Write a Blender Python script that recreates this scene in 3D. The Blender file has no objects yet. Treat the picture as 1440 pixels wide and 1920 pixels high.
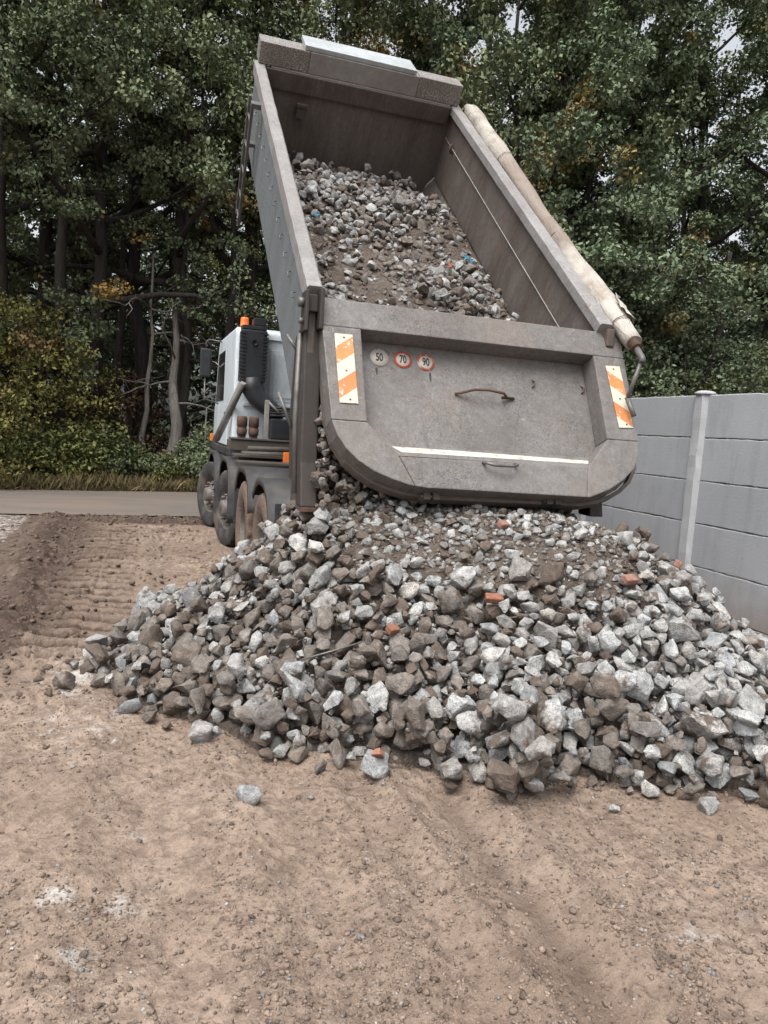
import bpy, bmesh, math, random, time
import numpy as np
from mathutils import Matrix, Vector

random.seed(7); rng = np.random.default_rng(7)
SC = bpy.context.scene; COL = SC.collection
R = math.radians

# ------------------------------------------------------------------ camera, sky, sun, exposure
CAM_H = 1.7; PITCH, ROLL, YAW = 0.1075, 0.0682, 0.3196
def cam_axes():
    f = np.array([math.sin(YAW)*math.cos(PITCH), math.cos(YAW)*math.cos(PITCH), -math.sin(PITCH)])
    r = np.array([math.cos(YAW), -math.sin(YAW), 0.0]); u = np.cross(r, f)
    return f, math.cos(ROLL)*r + math.sin(ROLL)*u, -math.sin(ROLL)*r + math.cos(ROLL)*u
CF, CR, CU = cam_axes(); FPX = 1383.2
cd = bpy.data.cameras.new('camera'); cam = bpy.data.objects.new('camera', cd); COL.objects.link(cam)
cd.sensor_fit = 'VERTICAL'; cd.sensor_height = 36.0; cd.sensor_width = 27.0; cd.lens = FPX/1920*36
cd.clip_start = 0.05; cd.clip_end = 2000
m = Matrix.Identity(4)
for i in range(3):
    m[i][0] = CR[i]; m[i][1] = CU[i]; m[i][2] = -CF[i]
m[2][3] = CAM_H
cam.matrix_world = m; SC.camera = cam

SUN_EL, SUN_AZ = R(62), R(222)      # compass azimuth from +Y, clockwise: behind and left of the camera
w = bpy.data.worlds.new('World'); SC.world = w; w.use_nodes = True
nt = w.node_tree; nt.nodes.clear()
sky = nt.nodes.new('ShaderNodeTexSky'); sky.sky_type = 'NISHITA'; sky.sun_disc = False
sky.sun_elevation = SUN_EL; sky.sun_rotation = SUN_AZ
sky.air_density = 1.0; sky.dust_density = 6.0; sky.ozone_density = 1.0
hs = nt.nodes.new('ShaderNodeHueSaturation'); hs.inputs['Saturation'].default_value = 0.22
bg = nt.nodes.new('ShaderNodeBackground'); bg.inputs[1].default_value = 0.15
wo = nt.nodes.new('ShaderNodeOutputWorld')
nt.links.new(sky.outputs[0], hs.inputs['Color']); nt.links.new(hs.outputs[0], bg.inputs[0]); nt.links.new(bg.outputs[0], wo.inputs[0])
sd = bpy.data.lights.new('sun', 'SUN'); sd.energy = 1.3; sd.angle = R(40); sd.color = (1.0, 0.97, 0.93)
sun = bpy.data.objects.new('sun', sd); COL.objects.link(sun)
sdir = Vector((math.sin(SUN_AZ)*math.cos(SUN_EL), math.cos(SUN_AZ)*math.cos(SUN_EL), math.sin(SUN_EL)))
sun.rotation_euler = sdir.to_track_quat('Z', 'Y').to_euler(); sun.location = sdir*60
SC.view_settings.view_transform = 'Standard'; SC.view_settings.look = 'None'
SC.view_settings.gamma = 1; SC.view_settings.use_curve_mapping = False
SC.view_settings.exposure = 0.94
SC.cycles.denoising_prefilter = 'NONE'; SC.cycles.max_bounces = 5; SC.cycles.diffuse_bounces = 4; SC.cycles.glossy_bounces = 2; SC.cycles.transmission_bounces = 2; SC.cycles.caustics_reflective = False; SC.cycles.caustics_refractive = False

# ------------------------------------------------------------------ node helpers
class G:
    def __init__(s, name):
        s.m = bpy.data.materials.new(name); s.m.use_nodes = True
        s.nt = s.m.node_tree; s.nt.nodes.clear()
        s.out = s.nt.nodes.new('ShaderNodeOutputMaterial'); s.b = s.nt.nodes.new('ShaderNodeBsdfPrincipled')
        s.nt.links.new(s.b.outputs[0], s.out.inputs[0]); s.b.inputs['Specular IOR Level'].default_value = 0.35
    def put(s, sock, v):
        if isinstance(v, bpy.types.NodeSocket): s.nt.links.new(v, sock)
        elif isinstance(v, (tuple, list)) and len(v) == 3 and sock.type == 'RGBA': sock.default_value = (*v, 1)
        else: sock.default_value = v
    def node(s, t, ins=None, out=0, **props):
        n = s.nt.nodes.new(t)
        for k, v in props.items(): setattr(n, k, v)
        for k, v in (ins or {}).items(): s.put(n.inputs[k], v)
        return n.outputs[out]
    def coord(s, kind='Object'): return s.node('ShaderNodeTexCoord', out=kind)
    def pos(s): return s.node('ShaderNodeNewGeometry', out='Position')
    def island(s): return s.node('ShaderNodeNewGeometry', out='Random Per Island')
    def scale(s, c, v): return s.node('ShaderNodeMapping', {'Vector': c, 'Scale': v})
    def noise(s, c, sc, det=4, ro=0.55, dist=0): return s.node('ShaderNodeTexNoise', {'Vector': c, 'Scale': sc, 'Detail': det, 'Roughness': ro, 'Distortion': dist})
    def vor(s, c, sc, feature='F1'): return s.node('ShaderNodeTexVoronoi', {'Vector': c, 'Scale': sc}, feature=feature)
    def ramp(s, f, stops):
        n = s.nt.nodes.new('ShaderNodeValToRGB'); e = n.color_ramp.elements
        while len(e) < len(stops): e.new(0.5)
        for k, (p, c) in enumerate(stops):
            e[k].position = p; e[k].color = (c, c, c, 1) if not isinstance(c, (tuple, list)) else (*c, 1)
        s.put(n.inputs[0], f); return n.outputs[0]
    def mix(s, f, a, b, blend='MIX'):
        n = s.nt.nodes.new('ShaderNodeMix'); n.data_type = 'RGBA'; n.blend_type = blend
        s.put(n.inputs[0], f); s.put(n.inputs[6], a); s.put(n.inputs[7], b); return n.outputs[2]
    def math(s, op, a, b=0.0, c=0.0):
        n = s.nt.nodes.new('ShaderNodeMath'); n.operation = op
        s.put(n.inputs[0], a); s.put(n.inputs[1], b); s.put(n.inputs[2], c); return n.outputs[0]
    def bump(s, h, strength=0.4, dist=0.02, nrm=None):
        n = s.nt.nodes.new('ShaderNodeBump'); s.put(n.inputs['Height'], h)
        n.inputs['Strength'].default_value = strength; n.inputs['Distance'].default_value = dist
        if nrm is not None: s.put(n.inputs['Normal'], nrm)
        return n.outputs[0]
    def set(s, **k):
        for a, v in k.items(): s.put(s.b.inputs[{'color': 'Base Color', 'rough': 'Roughness', 'metal': 'Metallic', 'normal': 'Normal', 'spec': 'Specular IOR Level'}[a]], v)
        return s.m

def worn_metal(name, base, dirt, rust, dirt_amt=0.5, rust_amt=0.6, rough=0.55, stretch=(1, 1, 1), scratch=0.0, use_obj=True):
    g = G(name); c = g.coord('Object') if use_obj else g.pos()
    cs = g.scale(c, stretch)
    big = g.noise(cs, 1.6, 6, 0.62); fine = g.noise(c, 26, 5, 0.65); st = g.noise(g.scale(c, tuple(8*v for v in stretch)), 1.5, 5, 0.6)
    col = g.mix(g.ramp(g.math('ADD', g.math('MULTIPLY', big, 0.6), g.math('MULTIPLY', st, 0.4)), [(0.5-dirt_amt*0.3, 0), (0.72-dirt_amt*0.2, 1)]), base, dirt)
    col = g.mix(g.ramp(fine, [(0.4, 0.0), (0.75, 0.55)]), col, dirt)
    col = g.mix(g.ramp(g.noise(c, 5.3, 8, 0.7, 0.4), [(rust_amt, 0), (rust_amt+0.06, 1)]), col, rust)
    if scratch:
        pt = g.ramp(g.noise(c, 2.1, 3, 0.6), [(0.36, 0.25), (0.62, 1.0)])
        s1 = g.noise(c, 44, 2, 0.75, 1.8)
        col = g.mix(g.math('MULTIPLY', g.math('MULTIPLY', g.ramp(s1, [(0.53, 0), (0.57, 1)]), pt), scratch*0.85), col, tuple(0.36*x for x in base))
        col = g.mix(g.math('MULTIPLY', g.ramp(g.noise(g.scale(c, (9, 0.8, 9)), 1.8, 4, 0.6), [(0.56, 0), (0.70, 0.6)]), scratch), col, tuple(0.55*x for x in base))
        s2 = g.noise(c, 24, 3, 0.75, 1.2)
        col = g.mix(g.math('MULTIPLY', g.ramp(s2, [(0.62, 0), (0.67, 1)]), scratch*0.5), col, tuple(min(1, 1.5*x) for x in base))
        col = g.mix(g.ramp(g.noise(c, 1.1, 4, 0.6), [(0.50, 0), (0.72, 0.45)]), col, (0.20, 0.155, 0.125))
    return g.set(color=col, rough=g.ramp(fine, [(0.3, rough-0.1), (0.7, rough+0.2)]),
                 normal=g.bump(g.math('ADD', g.math('MULTIPLY', fine, 0.3), g.math('MULTIPLY', big, 0.7)), 0.35, 0.012))

def plain(name, col, rough=0.6, var=0.25, sc=8, metal=0.0, bump=0.15, obj=True):
    g = G(name); c = g.coord('Object') if obj else g.pos()
    n = g.noise(c, sc, 6, 0.6)
    cc = g.mix(g.ramp(n, [(0.3, 0), (0.7, 1)]), tuple(x*(1-var) for x in col), tuple(min(1, x*(1+var)) for x in col))
    return g.set(color=cc, rough=rough, metal=metal, normal=g.bump(g.noise(c, sc*5, 4), bump, 0.01))

MAT = {}
# body inside: dull brown steel; outside: blue-grey paint; gate: grey paint with scratches
MAT['inside'] = worn_metal('worn_steel_inside', (0.138, 0.121, 0.112), (0.074, 0.058, 0.049), (0.115, 0.064, 0.044), 0.42, 0.60, 0.5, (3.0, 2.0, 0.5))
MAT['outside'] = worn_metal('blue_grey_paint', (0.145, 0.165, 0.178), (0.105, 0.108, 0.108), (0.14, 0.08, 0.05), 0.3, 0.70, 0.45, (1, 3, 0.4))
MAT['rail'] = worn_metal('pale_worn_rail', (0.27, 0.27, 0.272), (0.165, 0.15, 0.14), (0.15, 0.09, 0.06), 0.4, 0.66, 0.5, scratch=0.5)
MAT['gate'] = worn_metal('grey_gate_paint', (0.180, 0.173, 0.168), (0.105, 0.093, 0.085), (0.085, 0.058, 0.046), 0.34, 0.655, 0.5, (1, 1, 1), scratch=1.0)
MAT['gate_rim'] = worn_metal('brown_gate_rim', (0.15, 0.13, 0.118), (0.09, 0.073, 0.062), (0.11, 0.065, 0.045), 0.6, 0.60, 0.6)
MAT['visor'] = worn_metal('grey_visor_steel', (0.27, 0.265, 0.258), (0.175, 0.16, 0.15), (0.13, 0.07, 0.05), 0.5, 0.66, 0.5, (1, 1, 1))
def _checker():
    g = G('studded_visor_plate'); c = g.coord('Object')
    v = g.vor(c, 62); n = g.noise(c, 3, 5, 0.6)
    col = g.mix(g.ramp(v, [(0.25, 0), (0.5, 1)]), (0.34, 0.33, 0.32), (0.14, 0.128, 0.12))
    col = g.mix(g.ramp(n, [(0.45, 0), (0.62, 0.6)]), col, (0.14, 0.11, 0.095))
    return g.set(color=col, rough=0.55, normal=g.bump(g.math('SUBTRACT', 1.0, v), 0.8, 0.006))
MAT['checker'] = _checker()
MAT['white'] = worn_metal('white_cab_paint', (0.54, 0.60, 0.64), (0.38, 0.41, 0.42), (0.30, 0.27, 0.24), 0.12, 0.74, 0.32, (1, 1, 0.4))
MAT['white_plate'] = worn_metal('pale_plate', (0.34, 0.37, 0.385), (0.22, 0.235, 0.24), (0.25, 0.2, 0.17), 0.3, 0.72, 0.45)
MAT['dark_frame'] = worn_metal('dark_muddy_frame', (0.040, 0.038, 0.037), (0.085, 0.07, 0.058), (0.09, 0.05, 0.035), 0.5, 0.62, 0.6)
MAT['post'] = worn_metal('brown_rear_post', (0.052, 0.045, 0.041), (0.034, 0.028, 0.024), (0.06, 0.033, 0.024), 0.5, 0.58, 0.5, (1, 1, 0.3))
MAT['fender'] = worn_metal('dark_grey_fender', (0.026, 0.029, 0.034), (0.075, 0.068, 0.06), (0.07, 0.058, 0.05), 0.22, 0.66, 0.5)
MAT['black'] = plain('black_plastic', (0.022, 0.024, 0.028), 0.45, 0.3)
MAT['steel'] = plain('dull_steel', (0.12, 0.115, 0.11), 0.45, 0.35, metal=0.3)
MAT['pale_steel'] = worn_metal('pale_strut', (0.30, 0.295, 0.28), (0.19, 0.18, 0.165), (0.2, 0.14, 0.1), 0.4, 0.68, 0.5)
MAT['glass'] = plain('dark_window_glass', (0.015, 0.018, 0.02), 0.08, 0.2, bump=0)
MAT['rust'] = plain('rusty_brown', (0.085, 0.05, 0.036), 0.75, 0.35, 20, bump=0.4)
MAT['ink'] = plain('black_print', (0.03, 0.028, 0.027), 0.6, 0.3, 60, bump=0)
MAT['rubber_hose'] = plain('rubber', (0.03, 0.03, 0.032), 0.6)
def _tyre():
    g = G('muddy_tyre'); c = g.coord('Object'); n = g.noise(c, 3.5, 6, 0.65); f = g.noise(c, 30, 4)
    col = g.mix(g.ramp(n, [(0.46, 0), (0.70, 1)]), (0.028, 0.028, 0.029), (0.11, 0.088, 0.072))
    return g.set(color=col, rough=0.85, normal=g.bump(f, 0.5, 0.01))
MAT['tyre'] = _tyre()
def _tyre2():
    g = G('mud_caked_tyre'); c = g.coord('Object'); n = g.noise(c, 3.5, 6, 0.65); f = g.noise(c, 30, 4)
    col = g.mix(g.ramp(n, [(0.30, 0), (0.48, 1)]), (0.045, 0.04, 0.037), (0.135, 0.095, 0.074))
    return g.set(color=col, rough=0.9, normal=g.bump(f, 0.8, 0.02))
MAT['mud_tyre'] = _tyre2()
MAT['rim'] = worn_metal('dirty_rim', (0.15, 0.145, 0.14), (0.085, 0.07, 0.06), (0.13, 0.09, 0.07), 0.5, 0.6, 0.6)
def _beacon():
    g = G('orange_beacon_plastic'); g.set(color=(0.85, 0.16, 0.03), rough=0.25); return g.m
MAT['beacon'] = _beacon()
MAT['red_lamp'] = plain('red_lamp_plastic', (0.35, 0.02, 0.015), 0.3, 0.2)
MAT['orange_lamp'] = plain('orange_lamp_plastic', (0.75, 0.20, 0.04), 0.3, 0.2)
def _stripes(sign):
    g = G('striped_warning_plate'); c = g.coord('Object')
    x = g.node('ShaderNodeSeparateXYZ', {0: c}, 0); y = g.node('ShaderNodeSeparateXYZ', {0: c}, 1)
    t = g.math('FRACT', g.math('DIVIDE', g.math('ADD', g.math('ADD', y, g.math('MULTIPLY', x, 0.70*sign)), 0.2075 if sign > 0 else 0.18), 0.268))
    o = g.ramp(t, [(0.0, 1), (0.49, 1), (0.495, 0), (0.995, 0)])
    n = g.noise(c, 4, 5, 0.6)
    org = g.mix(g.ramp(n, [(0.35, 0), (0.65, 1)]), (0.46, 0.155, 0.055), (0.50, 0.22, 0.075))
    col = g.mix(o, (0.50, 0.47, 0.38), org)
    col = g.mix(g.ramp(g.noise(c, 16, 5, 0.75, 1.2), [(0.555, 0), (0.60, 0.9)]), col, (0.48, 0.44, 0.38))
    col = g.mix(g.ramp(g.noise(c, 9, 6, 0.75, 0.5), [(0.67, 0), (0.69, 1)]), col, (0.16, 0.13, 0.11))
    return g.set(color=col, rough=0.45)
MAT['stripe_l'] = _stripes(1); MAT['stripe_r'] = _stripes(-1)
def _disc(name, red):
    g = G(name); c = g.coord('Object')
    ln = g.node('ShaderNodeVectorMath', {0: c}, 1, operation='LENGTH')
    ring = g.ramp(ln, [(0.0515, 0), (0.0535, 1)])
    wear = g.ramp(g.noise(c, 16, 5, 0.7), [(red, 1), (red+0.08, 0)])
    col = g.mix(g.math('MULTIPLY', ring, wear), (0.42, 0.38, 0.345), (0.40, 0.085, 0.05))
    col = g.mix(g.ramp(g.noise(c, 35, 5, 0.7), [(0.60, 0), (0.66, 1)]), col, (0.30, 0.25, 0.22))
    return g.set(color=col, rough=0.5)
MAT['disc50'] = _disc('speed_disc_faded', 0.36); MAT['disc70'] = _disc('speed_disc_red', 0.62); MAT['disc90'] = _disc('speed_disc_worn', 0.50)
def _strip():
    g = G('white_reflective_strip'); c = g.coord('Object')
    col = g.mix(g.ramp(g.noise(c, 11, 6, 0.75), [(0.52, 0), (0.62, 1)]), (0.52, 0.50, 0.43), (0.26, 0.23, 0.19))
    return g.set(color=col, rough=0.45)
MAT['strip'] = _strip()
def _canvas():
    g = G('dirty_canvas'); c = g.coord('Object'); n = g.noise(g.scale(c, (1, 0.7, 1)), 2.6, 6, 0.7)
    col = g.mix(g.ramp(n, [(0.40, 0), (0.58, 1)]), (0.42, 0.385, 0.34), (0.145, 0.11, 0.09))
    yy = g.node('ShaderNodeSeparateXYZ', {0: c}, 1)
    mid = g.ramp(g.math('MULTIPLY', g.math('ADD', yy, g.math('MULTIPLY', g.noise(c, 3, 3), 0.6)), 0.2), [(0.22, 0), (0.38, 1), (0.66, 1), (0.80, 0)])
    col = g.mix(g.math('MULTIPLY', mid, 0.75), g.mix(g.ramp(n, [(0.46, 0), (0.64, 0.8)]), (0.38, 0.355, 0.315), (0.17, 0.135, 0.112)), (0.16, 0.122, 0.10))
    w_ = g.noise(g.scale(c, (9, 3.2, 9)), 1.6, 5, 0.65, 1.6)
    return g.set(color=col, rough=0.85, normal=g.bump(w_, 0.6, 0.035))
MAT['canvas'] = _canvas()
def _concrete(name, a, b):
    g = G(name); c = g.pos(); n = g.noise(c, 1.3, 6, 0.6); rnd = g.node('ShaderNodeObjectInfo', out='Random')
    col = g.mix(g.ramp(n, [(0.3, 0), (0.7, 1)]), a, b)
    col = g.mix(g.math('MULTIPLY', rnd, 0.35), col, tuple(0.82*x for x in a))
    col = g.mix(g.ramp(g.noise(c, 9, 6, 0.7), [(0.60, 0), (0.75, 0.35)]), col, (0.19, 0.195, 0.20))
    col = g.mix(g.ramp(g.vor(c, 26), [(0.05, 0.55), (0.10, 0)]), col, (0.2, 0.2, 0.2))
    col = g.mix(g.ramp(g.noise(g.scale(c, (3, 3, 0.5)), 2.2, 5, 0.65), [(0.50, 0), (0.72, 0.55)]), col, (0.20, 0.205, 0.21))
    zz_ = g.node('ShaderNodeSeparateXYZ', {0: c}, 2)
    col = g.mix(g.math('MULTIPLY', g.ramp(g.math('ADD', zz_, g.math('MULTIPLY', g.noise(c, 4, 4), 0.5)), [(0.25, 0.75), (0.75, 0)]), 1.0), col, (0.17, 0.135, 0.11))
    return g.set(color=col, rough=0.85, normal=g.bump(g.noise(c, 45, 4, 0.7), 0.35, 0.01))
MAT['panel'] = _concrete('concrete_panel', (0.285, 0.298, 0.318), (0.345, 0.358, 0.375))
MAT['cpost'] = _concrete('concrete_post', (0.32, 0.33, 0.345), (0.38, 0.39, 0.40))
# stones: colour and amount of soil come from the object (single stones) or from the mesh (the mass)
def stone_mat(name, src):
    g = G(name); c = g.coord('Object'); p = g.pos()
    if src == 'object':
        n = g.nt.nodes.new('ShaderNodeObjectInfo'); col0, dirt = n.outputs['Color'], n.outputs['Alpha']
        cc = p
    else:
        n = g.nt.nodes.new('ShaderNodeVertexColor'); n.layer_name = 'tint'; col0, dirt = n.outputs['Color'], n.outputs['Alpha']; cc = p
    sp = g.noise(cc, 130, 1, 0.7); md = g.noise(cc, 20, 4, 0.68)
    col = g.mix(g.ramp(md, [(0.32, 0), (0.68, 1)]), g.mix(1.0, col0, (0.55, 0.55, 0.56), 'MULTIPLY'), g.mix(1.0, col0, (1.30, 1.30, 1.29), 'MULTIPLY'))
    col = g.mix(g.ramp(sp, [(0.56, 0), (0.68, 0.75)]), col, (0.10, 0.098, 0.095))
    soil = g.mix(g.noise(cc, 40, 4), (0.070, 0.053, 0.043), (0.140, 0.112, 0.092))
    thr = g.math('SUBTRACT', g.math('ADD', g.noise(cc, 9, 4, 0.65), g.math('MULTIPLY', dirt, 1.0)), 1.0)
    col = g.mix(g.ramp(thr, [(-0.0, 0), (0.10, 1)]), col, soil)
    return g.set(color=col, rough=0.92, spec=0.2, normal=g.bump(g.math('ADD', g.math('MULTIPLY', md, 0.8), g.math('MULTIPLY', sp, 0.25)), 0.9, 0.022))
MAT['stone'] = stone_mat('rough_stone', 'object'); MAT['stone_mass'] = stone_mat('rough_stone_mass', 'mesh')
def _fines():
    g = G('gritty_soil'); c = g.pos(); n = g.noise(c, 3, 6, 0.6); f = g.noise(c, 60, 5, 0.75); v = g.vor(c, 42)
    col = g.mix(g.ramp(n, [(0.35, 0), (0.65, 1)]), (0.088, 0.069, 0.057), (0.15, 0.120, 0.10))
    col = g.mix(g.ramp(f, [(0.52, 0), (0.7, 0.8)]), col, (0.22, 0.20, 0.182))
    return g.set(color=col, rough=0.95, spec=0.15, normal=g.bump(g.math('ADD', f, g.math('MULTIPLY', v, 0.6)), 1.0, 0.03))
MAT['fines'] = _fines()
MAT['brick'] = plain('orange_brick', (0.22, 0.10, 0.066), 0.9, 0.3, 30, bump=0.6)
MAT['brick_pale'] = plain('dusty_pink_brick', (0.25, 0.135, 0.105), 0.9, 0.3, 30, bump=0.6)
MAT['blue'] = plain('blue_plastic_film', (0.06, 0.30, 0.45), 0.4, 0.3)
MAT['orange_scrap'] = plain('orange_scrap', (0.55, 0.20, 0.10), 0.7, 0.3)
def bark(name, a, b):
    g = G(name); c = g.coord('Object'); n = g.noise(g.scale(c, (9, 9, 1.6)), 1.5, 6, 0.7)
    return g.set(color=g.mix(g.ramp(n, [(0.35, 0), (0.65, 1)]), a, b), rough=0.95, normal=g.bump(n, 0.8, 0.04))
MAT['bark'] = bark('dark_bark', (0.018, 0.015, 0.013), (0.042, 0.036, 0.032))
MAT['pale_bark'] = bark('pale_bark', (0.09, 0.08, 0.07), (0.21, 0.195, 0.175))
def leaf(name, cols, patch=None, pscale=0.5, pthr=0.62, trans=0.22):
    g = G(name); i = g.island(); p = g.pos()
    st = [(k/(len(cols)-1), c) for k, c in enumerate(cols)]
    col = g.ramp(g.math('ADD', g.math('MULTIPLY', i, 0.62), g.math('MULTIPLY', g.ramp(g.noise(p, 0.8, 1), [(0.3, 0), (0.7, 1)]), 0.38)), st)
    if patch: col = g.mix(g.math('MULTIPLY', g.ramp(g.noise(p, pscale, 1, 0.5), [(pthr, 0), (pthr+0.05, 1)]), g.ramp(i, [(0.2, 1), (0.85, 0.35)])), col, patch)
    g.set(color=col, rough=0.65, spec=0.08)
    return g.m
MAT['oak'] = leaf('oak_leaves', [(0.078, 0.102, 0.062), (0.120, 0.149, 0.088), (0.160, 0.188, 0.108), (0.192, 0.194, 0.100)], (0.30, 0.17, 0.05), 0.42, 0.625)
MAT['oak_hazed'] = leaf('hazed_green_leaves', [(0.092, 0.126, 0.080), (0.138, 0.178, 0.110), (0.186, 0.226, 0.142)], (0.28, 0.20, 0.07), 0.40, 0.675)  # cooler, lighter copy of the oak leaves; haze painted into their colour
MAT['olive'] = leaf('olive_leaves', [(0.080, 0.088, 0.035), (0.130, 0.133, 0.048), (0.20, 0.18, 0.058), (0.11, 0.10, 0.050)], (0.15, 0.085, 0.05), 0.5, 0.70)
MAT['lime'] = leaf('yellow_green_leaves', [(0.060, 0.078, 0.034), (0.110, 0.128, 0.050), (0.22, 0.21, 0.075)], None)
MAT['rustleaf'] = leaf('brown_red_leaves', [(0.05, 0.038, 0.026), (0.085, 0.05, 0.034), (0.08, 0.068, 0.035)], None)
MAT['far_leaf_shade'] = leaf('shade_dark_far_leaves', [(0.045, 0.062, 0.044), (0.07, 0.09, 0.06), (0.095, 0.105, 0.06)], (0.20, 0.13, 0.04), 0.25, 0.62)  # leaf colour lowered so the wood's inner shade is painted in
def _grass():
    g = G('dry_grass'); i = g.island()
    return g.set(color=g.ramp(i, [(0, (0.09, 0.075, 0.035)), (0.5, (0.20, 0.145, 0.075)), (1, (0.13, 0.13, 0.05))]), rough=0.8)
MAT['grass'] = _grass()
def _ground():
    g = G('trodden_earth'); c = g.pos()
    at = lambda n: g.node('ShaderNodeAttribute', out='Fac', attribute_name=n)
    mud, pale, lit = at('mud'), at('pale'), at('litter')
    n1 = g.noise(c, 0.9, 3, 0.6); n2 = g.noise(c, 5.0, 5, 0.65); n3 = g.noise(c, 48, 4, 0.7); n4 = g.noise(c, 170, 1, 0.7)
    col = g.mix(g.ramp(n1, [(0.34, 0), (0.66, 1)]), (0.190, 0.140, 0.107), (0.285, 0.222, 0.176))
    col = g.mix(g.ramp(n2, [(0.36, 0.75), (0.56, 0)]), col, (0.142, 0.104, 0.081))
    col = g.mix(g.ramp(n3, [(0.34, 0.6), (0.46, 0)]), col, (0.092, 0.066, 0.051))
    col = g.mix(g.ramp(n4, [(0.58, 0), (0.72, 0.6)]), col, (0.32, 0.255, 0.21))
    m_ = g.ramp(g.math('ADD', mud, g.math('MULTIPLY', g.math('SUBTRACT', n2, 0.5), 0.9)), [(0.28, 0), (0.62, 1)])
    mudc = g.mix(g.ramp(n2, [(0.35, 0), (0.65, 1)]), (0.040, 0.026, 0.021), (0.082, 0.056, 0.044))
    col = g.mix(m_, col, mudc)
    p_ = g.ramp(g.math('ADD', pale, g.math('MULTIPLY', g.math('SUBTRACT', g.noise(c, 8, 6, 0.78), 0.5), 3.0)), [(0.42, 0), (0.95, 1)])
    col = g.mix(p_, col, (0.38, 0.36, 0.335))
    col = g.mix(g.ramp(g.noise(c, 14, 6, 0.7), [(0.705, 0), (0.73, 0.8)]), col, (0.55, 0.5, 0.46))
    col = g.mix(g.ramp(g.noise(g.scale(c, (1.13, 0.9, 1)), 7.3, 5, 0.6), [(0.705, 0), (0.725, 0.7)]), col, (0.36, 0.20, 0.075))
    col = g.mix(g.ramp(g.noise(g.scale(c, (0.83, 1.2, 1)), 4.1, 6, 0.65), [(0.63, 0), (0.72, 0.6)]), col, (0.135, 0.13, 0.13))
    col = g.mix(lit, col, g.mix(n3, (0.035, 0.026, 0.018), (0.085, 0.06, 0.035)))
    n5 = g.noise(c, 20, 5, 0.6)
    col = g.mix(g.ramp(n5, [(0.40, 0.45), (0.52, 0)]), col, (0.115, 0.084, 0.066))
    h = g.math('ADD', g.math('ADD', g.math('MULTIPLY', n3, 0.30), g.math('MULTIPLY', n5, 0.6)), g.math('MULTIPLY', n2, 0.9))
    return g.set(color=col, rough=g.math('SUBTRACT', 0.95, g.math('MULTIPLY', m_, 0.22)), spec=0.2, normal=g.bump(h, 0.8, 0.032))
MAT['ground'] = _ground()
def _road():
    g = G('muddy_asphalt'); c = g.pos(); n1 = g.noise(g.scale(c, (0.35, 1.6, 1)), 1.4, 6, 0.6); n3 = g.noise(c, 60, 4)
    col = g.mix(g.ramp(n1, [(0.36, 0), (0.62, 1)]), (0.105, 0.10, 0.09), (0.16, 0.12, 0.094))
    col = g.mix(g.ramp(n3, [(0.45, 0), (0.7, 0.5)]), col, (0.10, 0.095, 0.09))
    return g.set(color=col, rough=0.85, normal=g.bump(n3, 0.3, 0.01))
MAT['road'] = _road()

# ------------------------------------------------------------------ object helpers
def tag(o, label=None, cat=None, group=None, kind=None):
    for k, v in (('label', label), ('category', cat), ('group', group), ('kind', kind)):
        if v: o[k] = v
    return o
def empty(name, loc):
    o = bpy.data.objects.new(name, None); COL.objects.link(o); o.location = loc; o.empty_display_size = 0.2; return o
def link(name, me, mat, parent=None, local=None):
    if mat is not None and not me.materials: me.materials.append(mat)
    o = bpy.data.objects.new(name, me); COL.objects.link(o)
    if parent is not None: o.parent = parent
    if local is not None: o.matrix_local = local
    return o
def np_mesh(name, V, Fc, smooth=False):
    """V (n,3) array, Fc (m,k) array of faces with k corners each"""
    V = np.asarray(V, dtype=np.float32); Fc = np.asarray(Fc, dtype=np.int32); k = Fc.shape[1]
    me = bpy.data.meshes.new(name); me.vertices.add(len(V)); me.vertices.foreach_set('co', V.ravel())
    me.loops.add(Fc.size); me.loops.foreach_set('vertex_index', Fc.ravel())
    me.polygons.add(len(Fc)); me.polygons.foreach_set('loop_start', np.arange(0, Fc.size, k, dtype=np.int32))
    me.polygons.foreach_set('loop_total', np.full(len(Fc), k, dtype=np.int32))
    me.update(calc_edges=True)
    if smooth: me.polygons.foreach_set('use_smooth', np.ones(len(Fc), dtype=bool))
    return me
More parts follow.
